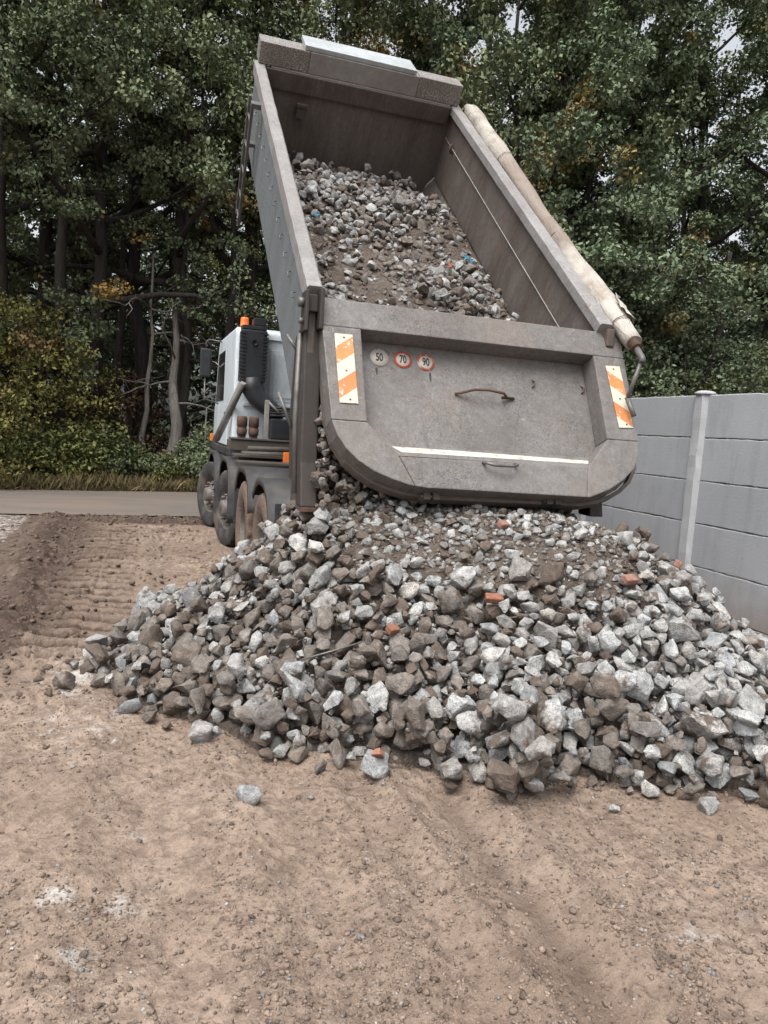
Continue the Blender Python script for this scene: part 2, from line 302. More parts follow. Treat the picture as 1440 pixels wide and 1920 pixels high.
class MB:
    def __init__(s): s.bm = bmesh.new()
    def box(s, a, b, rot=None):
        vs = [s.bm.verts.new((x, y, z)) for x in (a[0], b[0]) for y in (a[1], b[1]) for z in (a[2], b[2])]
        for f in ((0, 1, 3, 2), (4, 6, 7, 5), (0, 4, 5, 1), (2, 3, 7, 6), (0, 2, 6, 4), (1, 5, 7, 3)): s.bm.faces.new([vs[i] for i in f])
        if rot is not None: bmesh.ops.transform(s.bm, matrix=rot, verts=vs)
        return s
    def prism(s, pts, a, b, axis='z'):
        """polygon pts in the two other axes (in order), extruded from a to b along axis"""
        def P(p, t): return {'z': (p[0], p[1], t), 'x': (t, p[0], p[1]), 'y': (p[0], t, p[1])}[axis]
        A = [s.bm.verts.new(P(p, a)) for p in pts]; B = [s.bm.verts.new(P(p, b)) for p in pts]
        s.bm.faces.new(A[::-1]); s.bm.faces.new(B); n = len(pts)
        for i in range(n): s.bm.faces.new((A[i], A[(i+1) % n], B[(i+1) % n], B[i]))
        return s
    def tube(s, path, rad, n=8, cap=True, flat=None):
        P = [Vector(p) for p in path]; rad = rad if isinstance(rad, (list, tuple)) else [rad]*len(P)
        rings = []; up = None
        for i, p in enumerate(P):
            t = (P[min(i+1, len(P)-1)]-P[max(i-1, 0)]).normalized()
            if up is None: up = Vector((0, 0, 1)) if abs(t.z) < 0.9 else Vector((1, 0, 0))
            sd_ = t.cross(up).normalized(); up = sd_.cross(t).normalized()
            rings.append([s.bm.verts.new(p+(sd_*math.cos(2*math.pi*k/n)+up*math.sin(2*math.pi*k/n)*(flat or 1))*rad[i]) for k in range(n)])
        for a, b in zip(rings, rings[1:]):
            for k in range(n): s.bm.faces.new((a[k], a[(k+1) % n], b[(k+1) % n], b[k])).smooth = True
        if cap: s.bm.faces.new(rings[0][::-1]); s.bm.faces.new(rings[-1])
        return s
    def lathe(s, prof, n=40, axis='x', c=(0, 0, 0), fn=None):
        rings = []
        for j, (r, t) in enumerate(prof):
            ring = []
            for k in range(n):
                a = 2*math.pi*k/n; rr = fn(j, k, r) if fn else r
                u, v = rr*math.cos(a), rr*math.sin(a)
                q = {'x': (t, u, v), 'y': (u, t, v), 'z': (u, v, t)}[axis]
                ring.append(s.bm.verts.new((q[0]+c[0], q[1]+c[1], q[2]+c[2])))
            rings.append(ring)
        for a, b in zip(rings, rings[1:]):
            for k in range(n): s.bm.faces.new((a[k], a[(k+1) % n], b[(k+1) % n], b[k])).smooth = True
        if prof[0][0] < 0.02: s.bm.faces.new(rings[0][::-1])
        if prof[-1][0] < 0.02: s.bm.faces.new(rings[-1])
        return s
    def obj(s, name, mat, parent=None, local=None, bevel=0.0, seg=2, shift=None):
        bm = s.bm; bmesh.ops.recalc_face_normals(bm, faces=bm.faces)
        if bevel:
            es = [e for e in bm.edges if len(e.link_faces) == 2 and e.calc_face_angle(0) > 0.6]
            bmesh.ops.bevel(bm, geom=es, offset=bevel, segments=seg, affect='EDGES', profile=0.6, clamp_overlap=True)
        if shift is not None: bmesh.ops.translate(bm, vec=-Vector(shift), verts=bm.verts)
        me = bpy.data.meshes.new(name); bm.to_mesh(me); bm.free()
        return link(name, me, mat, parent, local)

# lattice noise in numpy
_P = np.random.default_rng(11).random((256, 256))
def vn(x, y):
    xi = np.floor(x).astype(int); yi = np.floor(y).astype(int); fx = x-xi; fy = y-yi
    fx = fx*fx*(3-2*fx); fy = fy*fy*(3-2*fy); a = lambda i, j: _P[(xi+i) & 255, (yi+j) & 255]
    return (a(0, 0)*(1-fx)+a(1, 0)*fx)*(1-fy)+(a(0, 1)*(1-fx)+a(1, 1)*fx)*fy
def fbm(x, y, s, o=4, g=0.5, off=0.0):
    t = 0; amp = 1; n = 0
    for k in range(o):
        t = t+amp*vn(x*s+off+17.3*k, y*s-off+9.1*k); n += amp; amp *= g; s *= 2.03
    return t/n
ss = lambda a, b, x: (lambda t: t*t*(3-2*t))(np.clip((x-a)/(b-a), 0, 1))

# ------------------------------------------------------------------ ground
def axis_pts(segs):
    out = [segs[0][0]]
    for a, b, d in segs:
        n = max(1, int(round((b-a)/d))); out += list(a+(b-a)*(np.arange(n)+1)/n)
    return np.array(out)
def edge_far(x): return 17.1+0.26*x            # far road edge
def edge_near(x): return 13.1+0.10*x
LUGS = ((-0.40, 0.36, 0.235, 0.10, 0.35), (0.52, 0.26, 0.14, 0.055, 0.0))
def lug_groove(X, Y):
    g_ = np.zeros_like(X); wob = 0.10*(fbm(X*0, Y, 0.5, 2)-0.5)
    for cx, hw, per, amp, sl in LUGS:
        u = (X-cx-0.5*wob)/hw; inside = ss(1.12, 0.9, np.abs(u))*ss(5.2, 6.0, Y)*ss(12.6, 11.6, Y)
        ph = Y/per+sl*np.abs(u)+0.16*np.sign(u)+0.5*(fbm(X, Y, 1.5, 2, 0.5, 12)-0.5)
        g_ = np.maximum(g_, inside*(1-ss(0.30, 0.62, np.abs(np.mod(ph, 1.0)-0.5)*2))*(amp/0.10))
    return g_
def ground_h(X, Y):
    h = 0.075*(fbm(X, Y, 0.55, 3)-0.5)
    near = ss(14.0, 12.0, Y)
    h = h+near*0.034*(fbm(X, Y, 2.1, 5, 0.6, 31)-0.5)
    rough = 0.35+0.65*ss(0.35, 0.7, fbm(X, Y, 0.8, 3, 0.5, 80))
    h = h+near*rough*0.034*(fbm(X, Y, 8.0, 4, 0.65, 5)-0.5)
    lump = np.clip(fbm(X, Y, 13.0, 3, 0.6, 55)-0.55, 0, 1); h = h+near*rough*0.11*lump
    crk = np.abs(fbm(X, Y, 2.6, 4, 0.6, 99)-0.5); h = h-near*rough*0.022*ss(0.022, 0.0, crk)
    # wheel ruts running with the lorry
    wob = 0.10*(fbm(X*0, Y, 0.5, 2)-0.5)
    for rx, wd, dp, y0, y1 in ((1.42, 0.13, 0.045, -1, 3.2), (1.02, 0.10, 0.016, -1, 3.6), (0.66, 0.17, 0.018, -1, 4.2), (0.12, 0.20, 0.022, -1, 5.4)):
        d = (X-rx-wob)/wd; env = ss(y0-0.4, y0+0.4, Y)*ss(y1+0.5, y1-0.5, Y)
        h = h+env*(-dp*np.exp(-d*d)+0.7*dp*np.exp(-((np.abs(d)-1.75)/0.5)**2)*(0.4+1.2*fbm(X, Y, 6, 3, 0.6, 15)))
    # lug tracks beside the lorry
    env = ss(5.2, 6.0, Y)*ss(12.6, 11.6, Y)*(0.45+0.55*ss(0.36, 0.5, fbm(X, Y, 1.2, 3, 0.5, 44)+0.05))
    for cx, hw, per, amp, sl in LUGS:
        u = (X-cx-0.5*wob)/hw; inside = ss(1.12, 0.9, np.abs(u))
        ph = Y/per+sl*np.abs(u)+0.16*np.sign(u)+0.5*(fbm(X, Y, 1.5, 2, 0.5, 12)-0.5)
        bar = ss(0.30, 0.62, np.abs(np.mod(ph, 1.0)-0.5)*2)
        h = h+env*inside*(amp*(bar-0.5)*(0.6+0.8*fbm(X, Y, 3, 2, 0.5, 9))-0.025)
    h = h+env*0.03*np.exp(-((X-0.08)/0.1)**2)
    # spoil ridge along the left side
    rc = -1.02-0.045*(Y-7)+0.12*(fbm(X*0, Y, 0.7, 2, 0.5, 3)-0.5)
    rid = np.exp(-((X-rc)/(0.16+0.10*fbm(X, Y, 1.7, 2, 0.5, 2)))**2)*ss(4.6, 6.4, Y)*ss(13.0, 12.3, Y)
    h = h+rid*(0.08+0.20*(fbm(X, Y, 4.5, 4, 0.6, 77)-0.4))
    # mud lip at the road edge
    en = edge_near(X); lip = np.exp(-((Y-en+0.35)/0.16)**2)*ss(-1.9, -0.4, X)
    h = h+lip*(0.05+0.16*(fbm(X, Y, 5, 4, 0.6, 21)-0.4))
    # ground falls below the road sheet
    onroad = ss(en-0.12, en+0.05, Y)*ss(edge_far(X)+0.9, edge_far(X)+0.3, Y)
    h = h*(1-onroad)-0.03*onroad
    h = h*ss(45, 30, Y)
    return h
xs = axis_pts([(-160, -40, 20), (-40, -8, 4), (-8, -2.6, 0.25), (-2.6, -1.0, 0.035), (-1.0, 3.3, 0.015), (3.3, 6.2, 0.1), (6.2, 14, 0.6), (14, 60, 6), (60, 180, 20)])
ys = axis_pts([(-60, -5, 8), (-5, 1.0, 0.5), (1.0, 1.45, 0.1), (1.45, 4.4, 0.015), (4.4, 9.0, 0.024), (9.0, 13.6, 0.045), (13.6, 20, 0.3), (20, 50, 3), (50, 300, 25)])
GX, GY = np.meshgrid(xs, ys); GZ = ground_h(GX, GY)
nx, ny = len(xs), len(ys)
idx = np.arange(nx*ny).reshape(ny, nx)
quads = np.stack([idx[:-1, :-1], idx[:-1, 1:], idx[1:, 1:], idx[1:, :-1]], -1).reshape(-1, 4)
gme = np_mesh('ground', np.stack([GX, GY, GZ], -1).reshape(-1, 3), quads, True)
mud = np.maximum.reduce([
    ss(0.85, -0.25, GX+0.5*(fbm(GX, GY, 1.3, 3, 0.5, 7)-0.5))*ss(4.9, 6.2, GY)*(0.56-0.17*ss(-0.80, -0.45, GX)), lug_groove(GX, GY)*1.1,
    np.exp(-((GX+1.02+0.045*(GY-7)+0.35*(fbm(GX, GY, 1.6, 3, 0.6, 19)-0.5))/0.25)**2)*ss(4.4, 6.2, GY)*1.0,
    ss(12.0, 12.7, GY)*0.9, ss(0.2, -1.0, GX)*ss(4.0, 5.6, GY)*0.40,
    0.45*np.exp(-((GX-1.42)/0.14)**2)*ss(3.6, 3.0, GY),
    0.30*ss(0.50, 0.62, fbm(GX, GY, 0.7, 3, 0.5, 61))])
pale = np.maximum.reduce([
    0.85*np.exp(-(((GX+0.36)/0.20)**2+((GY-5.05)/0.45)**2)), 0.85*np.exp(-(((GX+0.24)/0.10)**2+((GY-2.62)/0.09)**2)),
    0.75*np.exp(-(((GX+0.02)/0.07)**2+((GY-2.55)/0.10)**2)), 0.7*np.exp(-(((GX+0.16)/0.10)**2+((GY-2.32)/0.05)**2)),
    0.6*np.exp(-(((GX-0.02)/0.05)**2+((GY-3.0)/0.05)**2)), 0.55*np.exp(-(((GX-1.9)/0.10)**2+((GY-1.95)/0.06)**2)),
    0.5*np.exp(-(((GX+0.25)/0.3)**2+((GY-4.2)/0.35)**2)),
    0.62*ss(-1.42, -1.80, GX)*ss(7.0, 8.8, GY)*ss(13.0, 12.6, GY)])
lit = ss(edge_far(GX)-0.1, edge_far(GX)+0.8, GY)
for nm, a in (('mud', mud), ('pale', pale), ('litter', lit)):
    at = gme.attributes.new(nm, 'FLOAT', 'POINT'); at.data.foreach_set('value', a.astype(np.float32).ravel())
tag(link('ground', gme, MAT['ground']), kind='structure')

# road across the back: a slightly cambered sheet
rx_ = axis_pts([(-60, -10, 5), (-10, 12, 0.5), (12, 60, 4)]); tt = np.linspace(0, 1, 9)
RX, TT = np.meshgrid(rx_, tt); RY = edge_near(RX)+0.02+(edge_far(RX)+0.25-edge_near(RX))*TT
RZ = 0.012+0.03*np.sin(np.pi*TT)+0.01*(fbm(RX, RY, 1.0, 2)-0.5)
i2 = np.arange(RX.size).reshape(RX.shape)
tag(link('road', np_mesh('road', np.stack([RX, RY, RZ], -1).reshape(-1, 3), np.stack([i2[:-1, :-1], i2[:-1, 1:], i2[1:, 1:], i2[1:, :-1]], -1).reshape(-1, 4), True), MAT['road']), kind='structure')

# ------------------------------------------------------------------ concrete panel wall
WX, WH, WTOP = 5.5758, 0.45, 2.317
wall = tag(empty('concrete_panel_wall', (WX, 8.0, 0)), 'grey concrete panel wall with slotted posts running beside the lorry', 'wall')
def slab(y0, y1, z0, z1, seed):
    r_ = np.random.default_rng(seed); n = 26
    yy = np.linspace(y0, y1, n); bot = z0+r_.normal(0, 0.0022, n)+0.004; top = z1+r_.normal(0, 0.0022, n)-0.004
    mb = MB(); vs = []
    for y, a, b in zip(yy, bot, top):
        vs.append([mb.bm.verts.new((x, y, z)) for x, z in ((WX, a+0.008), (WX+0.008, a), (WX+0.05, a), (WX+0.05, b), (WX+0.008, b), (WX, b-0.008))])
    for p, q in zip(vs, vs[1:]):
        for k in range(6): mb.bm.faces.new((p[k], p[(k+1) % 6], q[(k+1) % 6], q[k]))
    mb.bm.faces.new(vs[0]); mb.bm.faces.new(vs[-1][::-1])
    return mb
posts = [0.40, 2.42, 4.43, 6.44, 8.46, 10.47, 12.48]
for k, (a, b) in enumerate(zip(posts, posts[1:])):
    for j in range(6):
        z1 = WTOP-j*WH
        slab(a+0.03, b-0.03, z1-WH if j < 5 else z1-0.4, z1, 100*k+j).obj('panel', MAT['panel'], wall, shift=wall.location)
for k, y in enumerate(posts):
    r_ = np.random.default_rng(900+k); mb = MB(); n = 22; zz = np.linspace(-0.4, WTOP+0.012, n); rings = []
    for z in zz:
        e = r_.normal(0, 0.003, 4)
        rings.append([mb.bm.verts.new(p) for p in ((WX-0.055+e[0], y-0.055+e[1], z), (WX-0.055+e[0], y+0.055+e[2], z), (WX-0.004, y+0.085, z), (WX+0.11, y+0.085, z), (WX+0.11, y-0.085, z), (WX-0.004, y-0.085+e[3], z))])
    for p, q in zip(rings, rings[1:]):
        for i in range(6): mb.bm.faces.new((p[i], p[(i+1) % 6], q[(i+1) % 6], q[i]))
    mb.bm.faces.new(rings[0]); mb.bm.faces.new(rings[-1])
    po = mb.obj('post', MAT['cpost'], wall, shift=wall.location)
    mb = MB(); bmesh.ops.create_icosphere(mb.bm, subdivisions=3, radius=1)
    for v in mb.bm.verts:
        q = 1+0.18*(float(fbm(np.array(v.co.x*2+k), np.array(v.co.y*2+v.co.z), 1.0, 3))-0.5)
        v.co = Vector((WX+0.02+v.co.x*0.105*q, y+v.co.y*0.115*q, WTOP+0.012+max(-0.03, v.co.z*0.035*q)))
    for f in mb.bm.faces: f.smooth = True
    c_ = mb.obj('mortar_cap', MAT['cpost'], po); c_.matrix_local = Matrix.Translation(-wall.location)

# ------------------------------------------------------------------ lorry
ROOT = Vector((2.3, 8.6, 0.0))
truck = tag(empty('tipper_lorry', ROOT), 'white-cabbed tipper lorry with raised grey body dumping rubble', 'lorry')
BX, BY, BZ, TH = 1.083, 5.2555, 2.6669, 0.6945
BW, BL, SLANT, D1, D2, INS = 2.453, 4.80, 0.84, 0.84, 1.15, 0.20
fv = Vector((0, math.cos(TH), math.sin(TH))); nv = Vector((0, -math.sin(TH), math.cos(TH)))
BM = Matrix(((1, 0, 0, BX), (0, fv.y, nv.y, BY), (0, fv.z, nv.z, BZ), (0, 0, 0, 1)))   # body frame: x right, y along the rail, z off the floor
LOC = Matrix.Translation(-ROOT)
def body_w(x, f, n): return BM @ Vector((x, f, n))

# floor carries the other body parts
fl = MB(); t = 0.04
fl.prism([(-SLANT*D2, -D2-t), (BL, -D2-t), (BL, -D2), (-SLANT*D2, -D2)], INS, BW-INS, 'x')
body = fl.obj('tipping_body', MAT['inside'], truck, LOC @ BM)
for sgn, x0, nm in ((1, 0.0, 'l'), (-1, BW, 'r')):
    a, b = (x0, x0+sgn*0.045)
    mb = MB().prism([(-0.0, 0), (BL, 0), (BL, -D1), (-SLANT*D1, -D1)], min(a, b), max(a, b), 'x')
    side = mb.obj('side_panel', MAT['inside'], body)
    # outer skin a few millimetres proud of the steel
    mb = MB().prism([(0.02, -0.02), (BL-0.005, -0.02), (BL-0.005, -D1+0.004), (-SLANT*D1+0.03, -D1+0.004)], min(a, a-sgn*0.006), max(a, a-sgn*0.006), 'x')
    mb.obj('outer_skin', MAT['outside'], body)
    # sloping lower side
    mb = MB(); q = []
    for f0, f1 in ((None, None),):
        for xx, n_ in ((x0, -D1), (x0+sgn*INS, -D2), (x0+sgn*INS, -D2-0.04), (x0-sgn*0.0+sgn*0.0, -D1-0.05)):
            q.append((mb.bm.verts.new((xx, SLANT*n_, n_)), mb.bm.verts.new((xx, BL, n_))))
    for i in range(4):
        mb.bm.faces.new((q[i][0], q[(i+1) % 4][0], q[(i+1) % 4][1], q[i][1]))
    mb.bm.faces.new([v[0] for v in q]); mb.bm.faces.new([v[1] for v in q][::-1])
    mb.obj('lower_side', MAT['outside'] if nm == 'l' else MAT['inside'], body)
    # top rail: a bent steel section with dents
    r_ = np.random.default_rng(3+sgn); n = 40; mb = MB(); rings = []
    for k in range(n):
        f_ = -0.02+(BL+0.03)*k/(n-1); e = r_.normal(0, 0.0011, 3); w_ = 0.085 if sgn == 1 else 0.095
        xa, xb = x0-sgn*0.030+e[0], x0+sgn*w_+e[1]
        rings.append([mb.bm.verts.new(p) for p in ((xa, f_, -0.10), (xa, f_, 0.022+e[2]), (xa+sgn*0.014, f_, 0.036+e[2]), (xb-sgn*0.014, f_, 0.036+e[2]), (xb, f_, 0.022+e[2]), (xb, f_, -0.055))])
    for p, qq in zip(rings, rings[1:]):
        for i in range(6): mb.bm.faces.new((p[i], p[(i+1) % 6], qq[(i+1) % 6], qq[i]))
    mb.bm.faces.new(rings[0]); mb.bm.faces.new(rings[-1])
    mb.obj('top_rail', MAT['rail'], body)
# headboard and visor
MB().prism([(0.046, 0.0), (BW-0.046, 0.0), (BW-0.046, -D1), (BW-INS, -D2), (INS, -D2), (0.046, -D1)], BL-0.05, BL-0.005, 'y').obj('headboard', MAT['inside'], body)
MB().prism([(BL-0.05, -0.20), (BL-0.09, -0.19), (BL-0.14, 0.02), (BL-0.05, 0.02)], 0.10, BW-0.10, 'x').obj('headboard_rim', MAT['inside'], body, bevel=0.01)
for x0, x1, m_, n1 in ((0.005, 0.565, 'checker', 0.262), (0.568, 1.878, 'visor', 0.262), (1.881, BW-0.02, 'checker', 0.268)):
    MB().box((x0, BL-0.10, 0.04), (x1, BL+0.16, n1)).obj('visor_panel', MAT[m_], body, bevel=0.008)
MB().box((0.50, BL-0.085, 0.266), (1.83, BL+0.30, 0.315)).obj('visor_top_plate', MAT['white_plate'], body, bevel=0.006)
MB().box((0.15, BL-0.115, 0.012), (BW-0.12, BL-0.06, 0.037)).obj('visor_seam', MAT['visor'], body, bevel=0.005)
# lug on the headboard, cable and cleats on the right wall
mb = MB().box((0.50, BL-0.16, -0.44), (0.61, BL-0.052, -0.30)).box((0.49, BL-0.17, -0.32), (0.62, BL-0.12, -0.27)); mb.obj('headboard_lug', MAT['dark_frame'], body, bevel=0.012)
xi = BW-0.062
mb = MB().tube([(xi, BL-0.1, -0.33), (xi, 3.2, -0.345), (xi, 1.7, -0.36), (xi, 0.45, -0.375), (xi, -0.25, -0.36)], 0.0055, 6); mb.obj('wall_cable', MAT['pale_steel'], body)
for f_, z_ in ((0.44, -0.37), (4.35, -0.335)):
    MB().tube([(xi-0.005, f_-0.02, z_-0.05), (xi-0.035, f_, z_), (xi-0.005, f_+0.02, z_+0.05)], 0.014, 6).obj('cable_cleat', MAT['rust'], body)
# rope hooks down the left side
for k in range(13):
    f_ = 0.45+k*0.31; x_ = -0.008
    mb = MB().tube([(x_, f_, -0.30), (x_-0.02, f_-0.002, -0.30), (x_-0.028, f_-0.015, -0.31), (x_-0.024, f_-0.035, -0.325), (x_-0.012, f_-0.04, -0.325)], 0.0045, 6)
    mb.obj('rope_hook', MAT['steel'], body)
# stiffeners under the left side
for f_ in (1.1, 2.4, 3.7):
    MB().prism([(x, z) for x, z in ((0.02, -D1-0.03), (INS, -D2-0.02), (INS, -D2-0.10), (-0.0, -D1-0.09))], f_, f_+0.09, 'y').obj('side_rib', MAT['outside'], body, bevel=0.006)
# ladder hung on the left side near the front
lad = MB()
for dx in (0.0,):
    lad.box((-0.13, 3.72, -1.42), (-0.10, 3.765, -0.10)).box((-0.13, 4.03, -1.42), (-0.10, 4.075, -0.10))
ld = lad.obj('ladder', MAT['steel'], body, bevel=0.004)
for z_ in (-0.28, -0.56, -0.84, -1.12, -1.36): MB().tube([(-0.115, 3.74, z_), (-0.115, 4.05, z_)], 0.012, 6).obj('rung', MAT['steel'], ld)
MB().box((-0.13, 3.70, -0.12), (-0.006, 3.79, -0.07)).obj('ladder_bracket', MAT['steel'], ld)
MB().box((-0.13, 4.0, -0.62), (-0.006, 4.09, -0.58)).obj('ladder_bracket', MAT['steel'], ld)

# rear posts, upright now that the body is raised
def post_pair(x0, sgn):
    top = body_w(x0, 0, 0); y, z = BY, BZ
    mb = MB()
    prof = [(y+0.03, z-0.16), (y+0.15, z-0.20), (y+0.20, z-0.75), (y+0.08, z-1.30), (y+0.02, z-1.53), (y-0.16, z-1.53), (y-0.08, z-1.22), (y-0.02, z-0.6)]
    mb.prism(prof, x0-0.02 if sgn > 0 else x0-0.10, x0+0.10 if sgn > 0 else x0+0.02, 'x')
    p = mb.obj('rear_post', MAT['post'], truck, LOC, bevel=0.012)
    if sgn > 0:
        MB().prism([(y+0.16, z-0.22), (y+0.40, z-0.30), (y+0.48, z-0.9), (y+0.38, z-1.36), (y+0.10, z-1.40), (y+0.22, z-0.75)], x0-0.012, x0+0.03, 'x').obj('gusset', MAT['post'], p, bevel=0.006)
        MB().tube([(x0-0.035, y+0.10, z-0.30), (x0-0.03, y+0.135, z-0.9), (x0-0.03, y+0.02, z-1.45)], 0.022, 8).obj('conduit', MAT['steel'], p)
        MB().tube([(x0-0.02, y+0.22, z-0.42), (x0-0.10, y+0.28, z-0.30)], 0.014, 6).obj('peg', MAT['steel'], p)
        MB().tube([(x0-0.02, y+0.32, z-0.98), (x0-0.12, y+0.40, z-0.72)], 0.014, 6).obj('peg', MAT['steel'], p)
        MB().box((x0-0.015, y-0.17, z-1.565), (x0+0.13, y+0.04, z-1.532)).obj('post_foot', MAT['rust'], p, bevel=0.005)
    return p
post_l = post_pair(BX, 1); post_r = post_pair(BX+BW, -1)
# gate hinge arms at the head of the posts
for x0, sgn in ((BX, 1),):
    mb = MB().box((x0-0.045, BY-0.09, BZ-0.30), (x0-0.02, BY+0.08, BZ-0.02)).box((x0+0.055, BY-0.10, BZ-0.28), (x0+0.085, BY+0.06, BZ-0.0))
    mb.box((x0-0.018, BY-0.04, BZ-0.16), (x0+0.053, BY+0.05, BZ-0.04))
    h = mb.obj('hinge_bracket', MAT['post'], truck, LOC, bevel=0.008)
    MB().lathe([(0.0, -0.03), (0.035, -0.03), (0.035, 0.0), (0.03, 0.008), (0.0, 0.008)], 14, 'x', (x0-0.052, BY-0.01, BZ-0.10)).obj('hinge_bolt', MAT['steel'], h)
    MB().lathe([(0.0, -0.03), (0.022, -0.03), (0.022, 0.0), (0.0, 0.0)], 10, 'x', (x0-0.046, BY-0.03, BZ-0.23)).obj('hinge_bolt', MAT['steel'], h)

MB().box((BX+BW-0.03, BY-0.05, BZ-0.16), (BX+BW+0.035, BY+0.06, BZ-0.02)).box((BX+BW+0.036, BY-0.03, BZ-0.22), (BX+BW+0.055, BY+0.05, BZ-0.06)).obj('hinge_bracket', MAT['gate_rim'], truck, LOC, bevel=0.008)
# ---- tailgate: frame x right, y down the gate, z out of the gate
PH = 0.4333; TX, TY, TZ = 1.1635, 5.2776, 2.6254
GM = Matrix(((1, 0, 0, TX), (0, -math.sin(PH), -math.cos(PH), TY), (0, -math.cos(PH), math.sin(PH), TZ), (0, 0, 0, 1)))
FD = 0.17                                  # frame stands this far proud of the sunken plate
GM = GM @ Matrix.Translation((0, 0, -FD))
RIM = [(0.045, 0.20), (0.048, 0.60), (0.055, 0.87), (0.092, 1.034), (0.175, 1.18), (0.255, 1.255), (0.346, 1.317), (0.455, 1.362), (0.58, 1.394), (0.807, 1.418), (1.76, 1.424), (1.982, 1.426), (2.12, 1.402), (2.256, 1.351), (2.36, 1.297), (2.45, 1.225), (2.525, 1.11), (2.545, 0.95), (2.54, 0.30)]
out = [(0.03, -0.005), (2.52, -0.005)]+[(x_-0.01 if x_ > 1.2 else x_+0.005, y_-0.008) for x_, y_ in RIM[::-1]]
gate = MB().prism(out, -0.07, 0.0, 'z').obj('tailgate', MAT['gate'], truck, LOC @ GM, bevel=0.006)
e = FD
pieces = {'top': [(0, 0), (2.5, 0), (2.5, 0.225), (0, 0.225)], 'left': [(0, 0.226), (0.285, 0.226), (0.285, 0.948), (0.035, 0.948)],
          'right': [(2.212, 0.226), (2.5, 0.226), (2.497, 0.948), (2.212, 0.948)],
          'll': [(0.034, 0.95), (0.285, 0.95), (0.50, 1.19), (0.60, 1.402), (0.558, 1.396), (0.43, 1.357), (0.314, 1.309), (0.21, 1.24), (0.129, 1.158), (0.07, 1.06)],
          'lr': [(2.212, 0.95), (2.497, 0.95), (2.468, 1.07), (2.412, 1.178), (2.30, 1.275), (2.163, 1.358), (1.979, 1.428), (1.95, 1.43), (2.0, 1.19)],
          'bottom': [(0.502, 1.19), (1.998, 1.19), (1.948, 1.43), (0.681, 1.412), (0.602, 1.403)]}
for k, p in pieces.items():
    MB().prism(p, 0.002, e, 'z').obj('gate_frame_member', MAT['gate'], gate, bevel=0.009)
# rim bent round the lower edge
path = [(x_, y_, -0.01) for x_, y_ in RIM]
mb = MB(); rings = []
for i, p in enumerate(path):
    a = Vector(path[max(i-1, 0)]); b = Vector(path[min(i+1, len(path)-1)]); tdir = (b-a).normalized(); o_ = Vector((-tdir.y, tdir.x, 0)); P = Vector(p)
    rings.append([mb.bm.verts.new(P+o_*x_+Vector((0, 0, z_))) for x_, z_ in ((-0.006, 0.035), (0.024, 0.035), (0.028, 0.0), (0.028, -0.05), (0.006, -0.05), (0.004, 0.0))])
for p, q in zip(rings, rings[1:]):
    for i in range(6): mb.bm.faces.new((p[i], p[(i+1) % 6], q[(i+1) % 6], q[i]))
mb.bm.faces.new(rings[0]); mb.bm.faces.new(rings[-1])
mb.obj('gate_rim', MAT['gate_rim'], gate, bevel=0.005)
# warning plates
for nm, c_, ang in (('stripe_l', (0.157, 0.555), -0.022), ('stripe_r', (2.384, 0.577), -0.06)):
    lm = Matrix.Translation((c_[0], c_[1], e+0.004)) @ Matrix.Rotation(ang if nm == 'stripe_l' else -0.045, 4, 'Z')
    pl = MB().box((-0.066, -0.268, 0), (0.066, 0.268, 0.004)).obj('warning_plate', MAT[nm], gate, lm, bevel=0.001)
    pl['label'] = 'orange and white striped warning plate'
    for sx, sy in ((0, -0.24), (0.01, 0.24), (0, 0.02)):
        MB().lathe([(0.0, 0.004), (0.008, 0.004), (0.006, 0.008), (0.0, 0.009)], 8, 'z').obj('plate_rivet', MAT['steel'], gate, lm @ Matrix.Translation((sx, sy, 0.0005)))
# speed discs with their numbers
def number_mesh(txt, size):
    cu = bpy.data.curves.new('num', 'FONT'); cu.body = txt; cu.size = size; cu.align_x = 'CENTER'; cu.align_y = 'CENTER'; cu.extrude = 0.0006; cu.offset = 0.0022
    o = bpy.data.objects.new('num', cu); COL.objects.link(o); bpy.context.view_layer.update()
    me = bpy.data.meshes.new_from_object(o.evaluated_get(bpy.context.evaluated_depsgraph_get())); bpy.data.objects.remove(o); return me
for txt, x_, y_, m_ in (('50', 0.467, 0.344, 'disc50'), ('70', 0.652, 0.342, 'disc70'), ('90', 0.835, 0.345, 'disc90')):
    lm = Matrix.Translation((x_, y_, 0.003)) @ Matrix.Rotation(0.03, 4, 'Z')
    d_ = MB().lathe([(0.0, 0.0), (0.071, 0.0), (0.071, 0.0018), (0.0, 0.0018)], 40, 'z').obj('speed_disc', MAT[m_], gate, lm)
    d_['label'] = 'round speed sticker reading '+txt
    me = number_mesh(txt, 0.086); me.materials.clear()
    nb = link('speed_number', me, MAT['ink'], gate, lm @ Matrix.Translation((0, 0, 0.0032)) @ Matrix.Diagonal((0.66, -1.05, 1, 1)))
# reflective strip, handles, latches and rust drips
def ledge(z0, z1, y0, y1, x0, x1, x2, x3, th):
    mb = MB(); v = [mb.bm.verts.new(p) for p in ((x0, y0, z0), (x1, y0+0.008, z0), (x2, y1+0.006, z1), (x3, y1, z1), (x0, y0, z0-th), (x1, y0+0.008, z0-th), (x2, y1+0.006, z1-th), (x3, y1, z1-th))]
    for f in ((0, 1, 2, 3), (7, 6, 5, 4), (0, 4, 5, 1), (1, 5, 6, 2), (2, 6, 7, 3), (3, 7, 4, 0)): mb.bm.faces.new([v[i] for i in f])
    return mb
ledge(0.034, 0.108, 1.062, 1.132, 0.50, 2.115, 2.075, 0.545, 0.004).obj('reflective_strip', MAT['strip'], gate)
ledge(0.0, 0.165, 1.030, 1.186, 0.44, 2.17, 2.01, 0.49, 0.02).obj('gate_ledge', MAT['gate'], gate)
